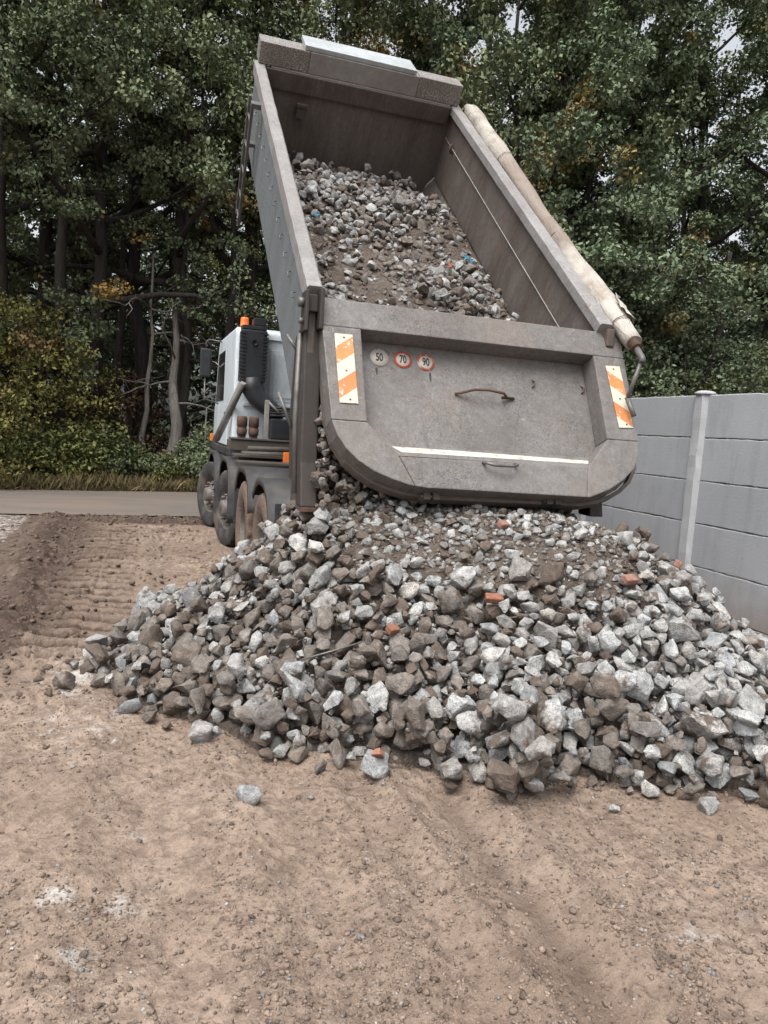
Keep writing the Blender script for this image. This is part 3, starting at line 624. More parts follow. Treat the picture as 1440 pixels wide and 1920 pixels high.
MB().tube([(1.045, 0.59, 0.012), (1.09, 0.588, 0.03), (1.12, 0.585, 0.05), (1.18, 0.577, 0.08), (1.30, 0.574, 0.085), (1.42, 0.588, 0.08), (1.45, 0.60, 0.055), (1.43, 0.60, 0.03), (1.54, 0.588, 0.012)], 0.011, 8).obj('gate_handle', MAT['rust'], gate)
MB().tube([(1.13, 1.205, e), (1.135, 1.225, e+0.05), (1.19, 1.245, e+0.065), (1.33, 1.245, e+0.065), (1.375, 1.23, e+0.05), (1.38, 1.205, e)], 0.011, 8).obj('gate_handle', MAT['steel'], gate)
for x_ in (0.752, 1.722):
    h = MB().box((x_-0.06, 1.405, -0.02), (x_-0.01, 1.465, 0.085)).box((x_+0.01, 1.405, -0.02), (x_+0.06, 1.465, 0.085)).box((x_-0.075, 1.42, -0.02), (x_+0.075, 1.455, 0.04)).obj('gate_latch', MAT['dark_frame'], gate, bevel=0.006)
    MB().tube([(x_-0.07, 1.435, 0.055), (x_+0.07, 1.435, 0.055)], 0.013, 8).obj('latch_pin', MAT['steel'], gate)
for x_, y_ in ((1.727, 0.439), (2.172, 0.45)):
    MB().tube([(x_, y_-0.03, 0.0), (x_+0.012, y_-0.01, 0.02), (x_+0.008, y_+0.025, 0.02), (x_-0.008, y_+0.035, 0.0)], 0.006, 6).obj('gate_hook', MAT['rust'], gate)
for x_, y_, l_ in ((0.44, 0.43, 0.06), (0.862, 0.43, 0.08)):
    MB().prism([(x_-0.008, y_), (x_+0.008, y_-0.004), (x_+0.006, y_+l_*0.7), (x_+0.001, y_+l_), (x_-0.007, y_+l_*0.6)], 0.0006, 0.0022, 'z').obj('bolt_stain', MAT['ink'], gate)
for x_ in (0.0, 2.505):
    MB().box((x_, -0.01, -0.10), (x_+0.025, 0.35, -0.02)).obj('gate_side_flange', MAT['gate_rim'], gate, bevel=0.005)

# ---- rolled tarpaulin on the right rail with its crank
mb = MB(); n = 64; m_ = 16; rings = []; r_ = np.random.default_rng(21)
for i in range(n):
    f_ = 4.74-(4.74+0.22)*i/(n-1); u = i/(n-1)
    R0 = 0.088+0.010*math.sin(u*9+0.5)*(1-u*0.4)+0.005*math.sin(u*31)
    if u > 0.93: R0 *= 1-(u-0.93)*3.2
    if u < 0.02: R0 *= 0.55
    cx = BW+0.125+0.010*math.sin(u*7)+0.004*math.sin(u*23); cz = 0.02+0.02*math.sin(u*5+1)
    ring = []
    for k in range(m_):
        a = 2*math.pi*k/m_; rr = R0*(1+0.06*math.sin(3*a+u*13)+0.03*math.sin(7*a-u*47)+r_.normal(0, 0.006))
        ring.append(mb.bm.verts.new((cx+rr*math.cos(a), f_, cz+rr*math.sin(a))))
    rings.append(ring)
for p, q in zip(rings, rings[1:]):
    for k in range(m_): mb.bm.faces.new((p[k], p[(k+1) % m_], q[(k+1) % m_], q[k])).smooth = True
mb.bm.faces.new(rings[0]); mb.bm.faces.new(rings[-1])
roll = mb.obj('tarpaulin_roll', MAT['canvas'], truck, LOC @ BM)
roll['label'] = 'rolled dirty cream tarpaulin along the rail'
for u in (0.31, 0.66, 0.95):
    f_ = 4.74-4.96*u; mb = MB()
    mb.lathe([(0.094, -0.005), (0.0965, 0.0), (0.094, 0.005)], 18, 'y', (BW+0.125+0.010*math.sin(u*7), f_, 0.02+0.02*math.sin(u*5+1))); mb.obj('tie_strap', MAT['rust'] if u > 0.9 else MAT['dark_frame'], roll)
# torn flap of canvas
mb = MB(); fl_ = []
for i in range(7):
    for j in range(5):
        a = 0.2+j*0.35; fl_.append(mb.bm.verts.new((BW+0.125+(0.105+0.015*math.sin(i*1.7+j))*math.cos(a), 0.02+i*0.055+0.02*math.sin(j*2.1), 0.02+(0.105+0.012*math.sin(i*2.3))*math.sin(a))))
for i in range(6):
    for j in range(4):
        if (i, j) not in ((5, 3), (5, 0), (4, 3)): mb.bm.faces.new((fl_[i*5+j], fl_[i*5+j+1], fl_[i*5+j+6], fl_[i*5+j+5]))
mb.obj('torn_flap', MAT['canvas'], roll)
rc = MB().tube([(BW+0.115, 0.1, 0.02), (BW+0.12, -0.30, 0.015)], 0.046, 12).obj('roll_core', MAT['rust'], roll)
inv = (BM).inverted()
def toB(p): return tuple(inv @ Vector(p))
MB().tube([(BW+0.12, -0.24, 0.015), (BW+0.11, -0.42, 0.01), (BW+0.10, -0.46, -0.01)], 0.026, 10).tube([(BW+0.10, -0.44, 0.0), (BW+0.035, -0.60, -0.25)], 0.017, 8).tube([(BW+0.035, -0.59, -0.25), (BW+0.06, -0.74, -0.31)], 0.020, 8).obj('crank', MAT['steel'], roll)
MB().tube([(BW+0.20, 0.34, -0.25), (BW+0.20, 0.34, 0.10)], 0.022, 10).obj('pipe_stub', MAT['steel'], body)

# ---- chassis
ch = MB().box((1.90, 5.35, 0.82), (1.98, 13.4, 1.08)).box((2.62, 5.35, 0.82), (2.70, 13.4, 1.08))
for y in (5.5, 6.4, 7.8, 9.2, 10.6, 12.0, 13.2): ch.box((1.98, y, 0.86), (2.62, y+0.12, 1.04))
chassis = ch.obj('chassis', MAT['dark_frame'], truck, LOC, bevel=0.008)
sub = MB().box((1.88, 5.30, 1.085), (1.99, 9.8, 1.20)).box((2.61, 5.30, 1.085), (2.72, 9.8, 1.20)).obj('subframe', MAT['dark_frame'], chassis, bevel=0.006)
MB().tube([(2.3, 9.2, 1.0), (2.3, 8.9, 2.2)], 0.13, 14).tube([(2.3, 8.9, 2.2), (2.3, 8.62, 3.3)], 0.10, 14).tube([(2.3, 8.62, 3.3), (2.3, 8.35, 4.15)], 0.07, 14).obj('lifting_ram', MAT['steel'], chassis)
MB().box((1.15, 5.20, 0.80), (3.45, 5.32, 0.93)).obj('rear_bar', MAT['dark_frame'], chassis, bevel=0.01)
MB().box((1.16, 5.16, 0.94), (1.32, 5.24, 1.03)).obj('tail_lamp', MAT['red_lamp'], chassis, bevel=0.008)
MB().tube([(1.2, 10.25, 0.52), (3.4, 10.25, 0.52)], 0.09, 10).tube([(1.2, 12.2, 0.52), (3.4, 12.2, 0.52)], 0.09, 10).tube([(1.2, 8.45, 0.52), (3.4, 8.45, 0.52)], 0.11, 10).tube([(1.2, 7.05, 0.52), (3.4, 7.05, 0.52)], 0.11, 10).obj('axle', MAT['dark_frame'], chassis)
# gear and pipes between the axles
mb = MB().box((1.32, 9.15, 0.62), (1.88, 9.70, 1.12)); mb.obj('battery_box', MAT['dark_frame'], chassis, bevel=0.02)
for k, (x0, x1, y, z, r0) in enumerate(((1.18, 2.1, 9.75, 1.22, 0.045), (1.2, 2.1, 9.62, 1.30, 0.04), (1.15, 2.0, 9.5, 1.16, 0.05), (1.25, 2.1, 9.40, 1.38, 0.035))):
    MB().tube([(x0, y, z), ((x0+x1)/2, y, z+0.01), (x1, y, z)], r0, 10).obj('cross_pipe', MAT['dark_frame'], chassis)
MB().box((1.10, 8.95, 1.20), (1.88, 9.32, 1.235)).box((1.10, 9.40, 1.265), (1.80, 9.80, 1.30)).obj('side_step', MAT['dark_frame'], chassis, bevel=0.008)

# wheels
def tyre_mesh(mat, Rr=0.525, Wd=0.30):
    def fn(j, k, r):
        if j in (5, 6): return r-(0.022 if (k//2) % 2 == 0 else 0)
        if j in (8, 9): return r-(0.022 if (k//2+1) % 2 == 0 else 0)
        if j == 7: return r-0.012
        return r
    h = Wd/2
    prof = [(0.29, -h*0.80), (0.33, -h*0.97), (0.42, -h*1.06), (0.485, -h*1.0), (0.51, -h*0.94), (Rr, -h*0.86), (Rr+0.004, -h*0.30), (Rr, 0), (Rr+0.004, h*0.30), (Rr, h*0.86), (0.51, h*0.94), (0.485, h), (0.42, h*1.06), (0.33, h*0.97), (0.29, h*0.80)]
    mb = MB().lathe(prof, 88, 'x', fn=fn)
    bm = mb.bm; bmesh.ops.recalc_face_normals(bm, faces=bm.faces); me = bpy.data.meshes.new('tyre'); bm.to_mesh(me); bm.free(); me.materials.append(mat); return me
T1, T2 = tyre_mesh(MAT['tyre']), tyre_mesh(MAT['mud_tyre'])
def rim_mesh(front):
    h = 0.15
    if front: prof = [(0.29, -h*0.80), (0.275, -h*0.7), (0.265, -h*0.3), (0.235, -h*0.15), (0.225, -h*0.45), (0.15, -h*0.75), (0.12, -h*0.8), (0.11, -h*1.25), (0.08, -h*1.35), (0.0, -h*1.35)]
    else: prof = [(0.29, -h*0.80), (0.275, -h*0.7), (0.262, -h*0.1), (0.25, h*0.55), (0.16, h*0.62), (0.145, h*0.3), (0.14, -h*0.5), (0.10, -h*0.6), (0.0, -h*0.62)]
    mb = MB().lathe(prof, 40, 'x')
    for k in range(10):
        a = 2*math.pi*k/10; c_ = (0, 0.185*math.cos(a), 0.185*math.sin(a)); tx = -h*0.55 if front else h*0.5
        mb.lathe([(0.0, tx-0.07), (0.018, tx-0.07), (0.018, tx), (0.0, tx)], 6, 'x', c_)
    bm = mb.bm; bmesh.ops.recalc_face_normals(bm, faces=bm.faces); me = bpy.data.meshes.new('rim'); bm.to_mesh(me); bm.free(); me.materials.append(MAT['rim']); return me
RF, RB = rim_mesh(True), rim_mesh(False)
def drum_mesh():
    mb = MB().lathe([(0.0, 0.02), (0.20, 0.02), (0.21, 0.05), (0.21, 0.2), (0.0, 0.2)], 24, 'x'); bm = mb.bm; me = bpy.data.meshes.new('drum'); bm.to_mesh(me); bm.free(); me.materials.append(MAT['dark_frame']); return me
DR = drum_mesh()
def wheel(x, y, steer, ty, rim, side=1):
    lm = LOC @ Matrix.Translation((x, y, 0.515)) @ Matrix.Rotation(steer, 4, 'Z') @ (Matrix.Identity(4) if side > 0 else Matrix.Rotation(math.pi, 4, 'Z')) @ Matrix.Rotation(random.random()*6, 4, 'X')
    wh = link('wheel', DR, None, truck, lm); link('tyre', ty, None, wh); link('rim', rim, None, wh); return wh
ST = R(17)
wheel(1.16, 12.2, ST, T1, RF); wheel(1.225, 10.25, ST*0.75, T1, RF)
wheel(3.42, 12.2, ST, T1, RF, -1); wheel(3.40, 10.25, ST*0.75, T1, RF, -1)
for y in (8.45, 7.05):
    wheel(1.235, y, 0, T2, RB); wheel(1.575, y, 0, T2, RB)
    wheel(3.365, y, 0, T2, RB, -1); wheel(3.03, y, 0, T2, RB, -1)
# mudguards
def guard(x0, x1, yc, zc, rad, a0, a1, name='mudguard', flatten=1.0, mat='fender'):
    n = 22; mb = MB(); rings = []
    for k in range(n):
        a = R(a0+(a1-a0)*k/(n-1)); c_, s_ = math.cos(a), math.sin(a)
        # squared arc
        q = (abs(c_)**flatten+abs(s_)**flatten)**(-1/flatten) if flatten != 1.0 else 1.0
        def P(r): return (yc-r*q*c_, zc+r*q*s_)
        y1, z1 = P(rad); y2, z2 = P(rad+0.018)
        y3, z3 = P(rad-0.05)
        rings.append([mb.bm.verts.new(p) for p in ((x0, y3, z3), (x0, y2, z2), (x1, y2, z2), (x1, y1, z1), (x0+0.015, y1, z1), (x0+0.015, y3, z3))])
    for p, q in zip(rings, rings[1:]):
        for i in range(6): mb.bm.faces.new((p[i], p[(i+1) % 6], q[(i+1) % 6], q[i])).smooth = True
    mb.bm.faces.new(rings[0]); mb.bm.faces.new(rings[-1])
    return mb.obj(name, MAT[mat], truck, LOC)
guard(1.07, 1.75, 8.45, 0.55, 0.64, 18, 150, flatten=3.0)
g2 = guard(1.07, 1.75, 7.05, 0.55, 0.62, -18, 140, flatten=2.4)
guard(1.05, 1.60, 10.25, 0.55, 0.66, -12, 172, flatten=3.2)
guard(1.05, 1.60, 12.2, 0.55, 0.66, 5, 175, flatten=2.6)
MB().box((1.10, 6.33, 0.30), (1.74, 6.345, 1.02)).obj('mud_flap', MAT['fender'], truck, LOC, bevel=0.003)
MB().box((1.12, 9.52, 0.42), (1.60, 9.535, 0.95)).obj('mud_flap', MAT['fender'], truck, LOC, bevel=0.003)

# ---- cab
CX0, CX1, CY0, CY1 = 1.15, 3.45, 10.35, 13.2
mb = MB(); pr = [(CY0, 1.34), (CY0, 2.93), (CY0+0.10, 3.0), (CY1-0.55, 3.02), (CY1-0.35, 2.9), (CY1-0.03, 1.95), (CY1, 1.34)]
cab = mb.prism(pr, CX0, CX1, 'x').obj('cab', MAT['white'], truck, LOC, bevel=0.085, seg=4)
for f in cab.data.polygons: f.use_smooth = True
# rear wall pressings
for x0, x1 in ((1.63, 2.25), (2.35, 2.97)):
    o_ = MB()
    o_.prism([(x0, 2.02), (x1, 2.02), (x1, 2.72), (x0, 2.72)], CY0-0.012, CY0+0.005, 'y')
    o_.prism([(x0+0.05, 2.07), (x1-0.05, 2.07), (x1-0.05, 2.67), (x0+0.05, 2.67)], CY0-0.024, CY0-0.0125, 'y')
    o_.obj('rear_pressing', MAT['white'], cab, bevel=0.008, seg=3)
MB().box((1.28, CY0-0.03, 1.93), (3.3, CY0+0.004, 1.98)).obj('rear_seam', MAT['white'], cab, bevel=0.01)
MB().box((1.24, CY0-0.02, 2.845), (3.36, CY0+0.004, 2.865)).obj('roof_gutter', MAT['white'], cab, bevel=0.006)
# left door with window
MB().prism([(CY0+1.35, 2.02), (CY0+1.35, 2.78), (CY1-0.55, 2.78), (CY1-0.22, 2.02)], CX0-0.006, CX0+0.004, 'x').obj('side_window', MAT['glass'], cab, bevel=0.002)
d_ = MB().prism([(CY0+0.66, 1.36), (CY0+0.66, 1.95), (CY1-0.14, 1.95), (CY1-0.10, 1.36)], CX0-0.010, CX0+0.004, 'x').obj('door', MAT['white'], cab, bevel=0.004)
MB().box((CX0-0.03, CY0+0.74, 1.80), (CX0-0.011, CY0+0.95, 1.84)).obj('door_handle', MAT['black'], cab, bevel=0.005)
MB().prism([(1.25, 2.05), (3.35, 2.05), (3.25, 2.80), (1.35, 2.80)], CY1-0.20, CY1-0.02, 'y').obj('windscreen', MAT['glass'], cab)
MB().box((1.12, CY0+0.05, 1.22), (3.48, CY1+0.06, 1.335)).obj('cab_skirt', MAT['fender'], truck, LOC, bevel=0.02)
MB().box((1.10, CY1-0.36, 0.55), (3.50, CY1+0.16, 1.215)).obj('bumper', MAT['fender'], truck, LOC, bevel=0.04)
MB().box((1.11, 11.0, 0.5), (1.5, 11.42, 1.21)).obj('cab_steps', MAT['fender'], truck, LOC, bevel=0.02)
MB().box((1.075, CY1-0.30, 1.36), (1.12, CY1-0.16, 1.48)).obj('indicator_lamp', MAT['orange_lamp'], truck, LOC, bevel=0.01)
MB().tube([(1.06, CY1-0.5, 1.95), (0.98, CY1-0.5, 1.90), (0.97, CY1-0.5, 1.30), (1.08, CY1-0.5, 1.25)], 0.012, 8).obj('grab_rail', MAT['steel'], truck, LOC)
# mirror
mr = MB().box((0.83, 12.52, 2.40), (1.01, 12.60, 2.86)).obj('mirror', MAT['black'], truck, LOC, bevel=0.025)
MB().tube([(1.15, 12.3, 3.08-0.12), (0.96, 12.5, 3.10-0.1), (0.92, 12.55, 3.06-0.1), (0.92, 12.56, 2.85)], 0.012, 8).obj('mirror_arm', MAT['steel'], mr).matrix_local = Matrix.Identity(4)
MB().tube([(1.01, 12.56, 2.66), (1.08, 12.5, 2.64), (1.15, 12.4, 2.56)], 0.012, 8).tube([(0.92, 12.56, 2.40), (0.92, 12.56, 2.05), (1.15, 12.5, 1.98)], 0.012, 8).obj('mirror_arm', MAT['steel'], mr)
# air intake stack: ribbed duct with elbow
sy0, sy1 = CY0-0.30, CY0-0.03
stack = MB().box((1.19, sy0, 2.25), (1.53, sy1, 2.93)).obj('air_intake', MAT['black'], truck, LOC, bevel=0.02)
for k in range(13):
    z = 2.31+k*0.047
    for x0, x1 in ((1.178, 1.25), (1.47, 1.542)): MB().box((x0, sy0-0.012, z), (x1, sy0+0.10, z+0.018)).obj('intake_rib', MAT['black'], stack)
MB().lathe([(0.035, -0.02), (0.035, 0.0), (0.02, 0.002), (0.0, 0.002)], 14, 'y', (1.36, sy0-0.003, 2.76)).obj('intake_boss', MAT['black'], stack)
MB().box((1.20, sy0+0.02, 2.935), (1.52, sy1, 2.99)).box((1.34, sy0+0.02, 2.992), (1.51, sy1-0.04, 3.09)).obj('intake_cap', MAT['black'], stack, bevel=0.01)
MB().tube([(1.36, sy0+0.13, 2.30), (1.38, sy0+0.12, 2.16), (1.45, sy0+0.10, 2.04), (1.56, sy0+0.08, 1.95), (1.66, sy0+0.07, 1.88), (1.70, sy0+0.07, 1.76)], [0.165, 0.15, 0.135, 0.125, 0.12, 0.115], 14, flat=1.0).obj('intake_elbow', MAT['black'], stack)
# beacon
bc = MB().lathe([(0.0, 3.03), (0.062, 3.03), (0.062, 3.055), (0.058, 3.06), (0.056, 3.13), (0.048, 3.155), (0.0, 3.16)], 22, 'z', (1.27, 10.50, -0.02)).obj('beacon', MAT['beacon'], truck, LOC)
MB().tube([(1.18, 10.5, 2.95), (1.175, 10.5, 3.9)], [0.006, 0.003], 6).lathe([(0.0, 2.95), (0.02, 2.96), (0.012, 3.02), (0.0, 3.03)], 10, 'z', (1.18, 10.5, 0)).obj('aerial', MAT['black'], truck, LOC)
# gear behind the cab
st = MB(); P0, P1 = Vector((1.22, 10.0, 2.22)), Vector((0.985, 10.85, 1.42)); dv = (P1-P0)
st.tube([P0, P0+dv*0.5, P1], 0.058, 4, flat=0.6).obj('strut', MAT['pale_steel'], truck, LOC)
MB().box((1.06, 9.86, 1.33), (2.55, 10.10, 1.47)).box((1.08, 9.84, 1.473), (2.5, 10.08, 1.50)).obj('cross_beam', MAT['dark_frame'], truck, LOC, bevel=0.01)
for x_ in (1.23, 1.385):
    c_ = MB().lathe([(0.0, 1.53), (0.055, 1.53), (0.068, 1.56), (0.068, 1.62), (0.062, 1.625), (0.062, 1.65), (0.069, 1.655), (0.069, 1.76), (0.058, 1.785), (0.0, 1.79)], 18, 'z', (x_, 9.93, 0)).obj('filter_canister', MAT['rust'], truck, LOC)
    MB().box((x_-0.05, 9.9, 1.502), (x_+0.05, 9.97, 1.53)).obj('canister_bracket', MAT['steel'], c_)
MB().box((1.52, 9.92, 1.50), (1.58, 9.97, 2.02)).obj('bracket_post', MAT['pale_steel'], truck, LOC, bevel=0.006)
MB().box((1.60, 9.90, 1.505), (1.95, 10.2, 1.78)).obj('air_filter_box', MAT['black'], truck, LOC, bevel=0.02)
for k in range(4): MB().tube([(1.56, 9.95, 1.82+k*0.035), (1.75, 9.93, 1.825+k*0.036), (2.1, 9.95, 1.80+k*0.035)], 0.015, 8).obj('hose', MAT['rubber_hose'], truck, LOC)
MB().tube([(1.56, 9.95, 2.0), (1.60, 9.90, 1.96), (1.70, 9.88, 1.86)], 0.016, 8).obj('hose', MAT['pale_steel'], truck, LOC)
MB().box((1.70, 9.35, 1.22), (1.79, 9.41, 1.36)).obj('side_lamp', MAT['orange_lamp'], truck, LOC, bevel=0.012)

# ------------------------------------------------------------------ stones
def ico(sub):
    bm = bmesh.new(); bmesh.ops.create_icosphere(bm, subdivisions=sub, radius=1)
    V = np.array([v.co[:] for v in bm.verts]); Fc = np.array([[v.index for v in f.verts] for f in bm.faces]); bm.free(); return V, Fc
ICO = {k: ico(k) for k in (1, 2, 3, 4)}
NPROTO = 28
def stone_shape(V, seed, rough=1.0):
    r_ = np.random.default_rng(seed); n = r_.integers(7, 13)
    N = r_.normal(size=(n, 3)); N /= np.linalg.norm(N, axis=1, keepdims=True); d = r_.uniform(0.52, 0.86, n)
    dots = V @ N.T; rr = np.where(dots > 1e-3, d/np.maximum(dots, 1e-3), 9).min(1); rr = np.minimum(rr, 1.0)
    # chips and roughness
    k = np.zeros(len(V))
    for s_, a_ in ((2.3, 0.10), (5.1, 0.045), (11.0, 0.022)):
        w_ = r_.normal(size=(3, 3))*s_; p_ = r_.uniform(0, 6.28, 3)
        k += a_*rough*np.sin(V @ w_.T+p_).sum(1)/1.7
    P = V*(rr*(1+k))[:, None]
    ext = P.max(0)-P.min(0); return (P-(P.max(0)+P.min(0))/2)/ext.mean()     # mean extent 1
def hull_stone(seed):
    """angular stone: chipped convex hull, with edges knocked off and a rough skin; returns fine mesh, coarse mesh and radial samples"""
    r_ = np.random.default_rng(seed); n = int(r_.integers(9, 15))
    D = r_.normal(size=(n*3, 3)); D /= np.linalg.norm(D, axis=1, keepdims=True); D *= r_.uniform(0.72, 1.05, (n*3, 1))
    keep_ = [0]
    for k in range(1, len(D)):
        if len(keep_) < n and min(np.linalg.norm(D[k]-D[j]) for j in keep_) > 0.48: keep_.append(k)
    bm = bmesh.new(); vs = [bm.verts.new(D[k]) for k in keep_]
    res_ = bmesh.ops.convex_hull(bm, input=vs); bmesh.ops.delete(bm, geom=[e for e in res_['geom_interior'] if isinstance(e, bmesh.types.BMVert)], context='VERTS')
    bmesh.ops.dissolve_limit(bm, angle_limit=0.22, verts=bm.verts, edges=bm.edges); bmesh.ops.recalc_face_normals(bm, faces=bm.faces)
    bm.normal_update(); PN = np.array([f.normal[:] for f in bm.faces]); PD = np.array([f.normal.dot(f.calc_center_median()) for f in bm.faces])
    S, S3 = [v_*np.where(v_ @ PN.T > 1e-3, PD/np.maximum(v_ @ PN.T, 1e-3), 9).min(1)[:, None] for v_ in (ICO[4][0], ICO[3][0])]
    cen = (S.max(0)+S.min(0))/2; ext = (S.max(0)-S.min(0)).mean()
    b2 = bm.copy(); bmesh.ops.triangulate(b2, faces=b2.faces); b2.verts.index_update(); low = ((np.array([v.co[:] for v in b2.verts])-cen)/ext, np.array([[v.index for v in f.verts] for f in b2.faces])); b2.free()
    bmesh.ops.bevel(bm, geom=bm.edges[:], offset=float(r_.uniform(0.035, 0.085)), segments=1, affect='EDGES', profile=0.5, clamp_overlap=True)
    bmesh.ops.triangulate(bm, faces=bm.faces); bm.verts.index_update()
    W = [(r_.normal(size=(3, 3))*f_, r_.uniform(0, 6.28, 3), a_) for f_, a_ in ((2.6, 0.035), (6.0, 0.020), (14.0, 0.012))]
    def fin():
        bm.verts.index_update(); P = np.array([v.co[:] for v in bm.verts]); k = sum(a_*np.sin(P @ w_.T+p_).sum(1) for w_, p_, a_ in W)
        P = P*(1+k)[:, None]; return (P-cen)/ext, np.array([[v.index for v in f.verts] for f in bm.faces])
    lo = fin()
    long_ = [e for e in bm.edges if e.calc_length() > 0.16]; bmesh.ops.subdivide_edges(bm, edges=long_, cuts=3, use_grid_fill=False); bmesh.ops.triangulate(bm, faces=bm.faces)
    hi = fin(); bm.free(); return hi, lo, (S-cen)/ext, low, (S3-cen)/ext
HST = [hull_stone(500+i) for i in range(NPROTO)]
HI = [h[2] for h in HST]; HI3 = [h[4] for h in HST]
print('stone tris', [len(h[0][1]) for h in HST][:6], [len(h[1][1]) for h in HST][:6], [len(h[3][1]) for h in HST][:6])
HIM = []
for i in range(NPROTO):
    me = np_mesh('stone', HST[i][0][0], HST[i][0][1], True); me.set_sharp_from_angle(angle=R(32)); me.materials.append(MAT['stone']); HIM.append(me)

def rot_rand(r_, tilt, slope=(0, 0)):
    a = r_.uniform(0, 2*math.pi); b = r_.normal(0, tilt); c = r_.uniform(0, 2*math.pi)
    ax = np.array([math.cos(c), math.sin(c), 0]); K = np.array([[0, -ax[2], ax[1]], [ax[2], 0, -ax[0]], [-ax[1], ax[0], 0]])
    Rt = np.eye(3)+math.sin(b)*K+(1-math.cos(b))*K@K
    Rz = np.array([[math.cos(a), -math.sin(a), 0], [math.sin(a), math.cos(a), 0], [0, 0, 1]])
    nrm = np.array([-slope[0], -slope[1], 1.0]); nrm /= np.linalg.norm(nrm); v = np.cross([0, 0, 1], nrm); s_ = np.linalg.norm(v)
    if s_ > 1e-4:
        v /= s_; K = np.array([[0, -v[2], v[1]], [v[2], 0, -v[0]], [-v[1], v[0], 0]]); an = math.asin(min(1, s_))
        Rs = np.eye(3)+math.sin(an)*K+(1-math.cos(an))*K@K
    else: Rs = np.eye(3)
    return Rs @ Rt @ Rz
COLS = {'pale': ((0.310, 0.308, 0.300), 0.39), 'grey': ((0.235, 0.23, 0.223), 0.43), 'brown': ((0.165, 0.146, 0.13), 0.53)}
def tint(kind, r_):
    c, d = COLS[kind]; k = r_.uniform(0.80, 1.18); h = r_.normal(0, 0.02)
    return (min(1, c[0]*(k+h)), min(1, c[1]*k), min(1, c[2]*(k-h)), min(1, max(0, d+r_.normal(0, 0.11))))

class Heap:
    """drops stones one by one on a height field until they reach the wanted surface"""
    def __init__(s, x0, x1, y0, y1, res, target, start):
        s.x0, s.y0, s.res = x0, y0, res; s.nx = int((x1-x0)/res); s.ny = int((y1-y0)/res)
        X, Y = np.meshgrid(x0+np.arange(s.nx)*res, y0+np.arange(s.ny)*res)
        s.T = target(X, Y); s.H = start(X, Y, s.T).copy(); s.st = []
        gy, gx = np.gradient(s.T, res); s.gx, s.gy = gx, gy
    def drop(s, x, y, size, r_, kind, sink=0.10, tries=5, shape=None, flat=0.78):
        p = int(r_.integers(NPROTO)) if shape is None else shape
        ix, iy = int((x-s.x0)/s.res), int((y-s.y0)/s.res)
        sl = (float(np.clip(s.gx[iy, ix], -0.8, 0.8)), float(np.clip(s.gy[iy, ix], -0.8, 0.8)))
        sc = np.array([r_.uniform(0.85, 1.30), r_.uniform(0.8, 1.1), r_.uniform(flat-0.2, flat+0.2)])*size
        A = rot_rand(r_, 0.45, sl)*sc[None, :]
        P = (HI3 if size < 0.10 else HI)[p] @ A.T; best = None
        for t_ in range(tries):
            xx, yy = (x, y) if t_ == 0 else (x+r_.normal(0, size*0.45), y+r_.normal(0, size*0.45))
            cx = np.round((P[:, 0]+xx-s.x0)/s.res).astype(int); cy = np.round((P[:, 1]+yy-s.y0)/s.res).astype(int)
            if cx.min() < 0 or cy.min() < 0 or cx.max() >= s.nx or cy.max() >= s.ny: continue
            c = cy*s.nx+cx; low = P[:, 2] < 0
            gap = s.H.ravel()[c[low]]-P[low, 2]; kq = int(0.97*(len(gap)-1))
            z = np.partition(gap, kq)[kq]-sink*size
            ex = z-s.T[int((yy-s.y0)/s.res), int((xx-s.x0)/s.res)]
            if best is None or ex < best[0]: best = (ex, z, xx, yy, c)
        if best is None: return False
        ex, z, xx, yy, c = best
        np.maximum.at(s.H.reshape(-1), c, z+P[:, 2])
        s.st.append([p, A, np.array([xx, yy, z]), tint(kind, r_), size, kind]); return True
    def pick(s, r_, n=14, ok=None):
        ix = r_.integers(3, s.nx-3, n); iy = r_.integers(3, s.ny-3, n)
        d0 = s.T[iy, ix]-s.H[iy, ix]; d = d0+r_.uniform(0, 0.03, n); d[s.T[iy, ix] < 0.03] = -9
        k = int(np.argmax(d)); return s.x0+ix[k]*s.res, s.y0+iy[k]*s.res, d0[k]

TOE = np.array([(-0.16, 5.60), (-0.18, 4.98), (-0.04, 4.50), (0.25, 4.20), (0.44, 4.02), (0.66, 3.72), (0.95, 3.60), (1.24, 3.50), (1.54, 3.42), (1.68, 3.20), (1.72, 3.02), (1.90, 3.03), (2.20, 3.14), (2.45, 3.02), (2.72, 2.93), (3.0, 2.86),
                (3.3, 2.72), (3.9, 2.80), (4.5, 3.2), (4.85, 3.9), (4.95, 4.6), (4.8, 5.3), (4.45, 5.9), (3.9, 6.4), (2.6, 6.9), (1.2, 7.2), (0.4, 7.0), (0.0, 6.4)])
def toe_dist(X, Y):
    d = np.full(X.shape, 99.0); ins = np.zeros(X.shape, bool); n = len(TOE)
    for i in range(n):
        a, b = TOE[i], TOE[(i+1) % n]; ab = b-a
        t_ = np.clip(((X-a[0])*ab[0]+(Y-a[1])*ab[1])/(ab@ab), 0, 1)
        d = np.minimum(d, np.hypot(X-a[0]-t_*ab[0], Y-a[1]-t_*ab[1]))
        cr = ((a[1] > Y) != (b[1] > Y)) & (X < (b[0]-a[0])*(Y-a[1])/(b[1]-a[1]+1e-12)+a[0]); ins ^= cr
    return np.where(ins, d, -d)
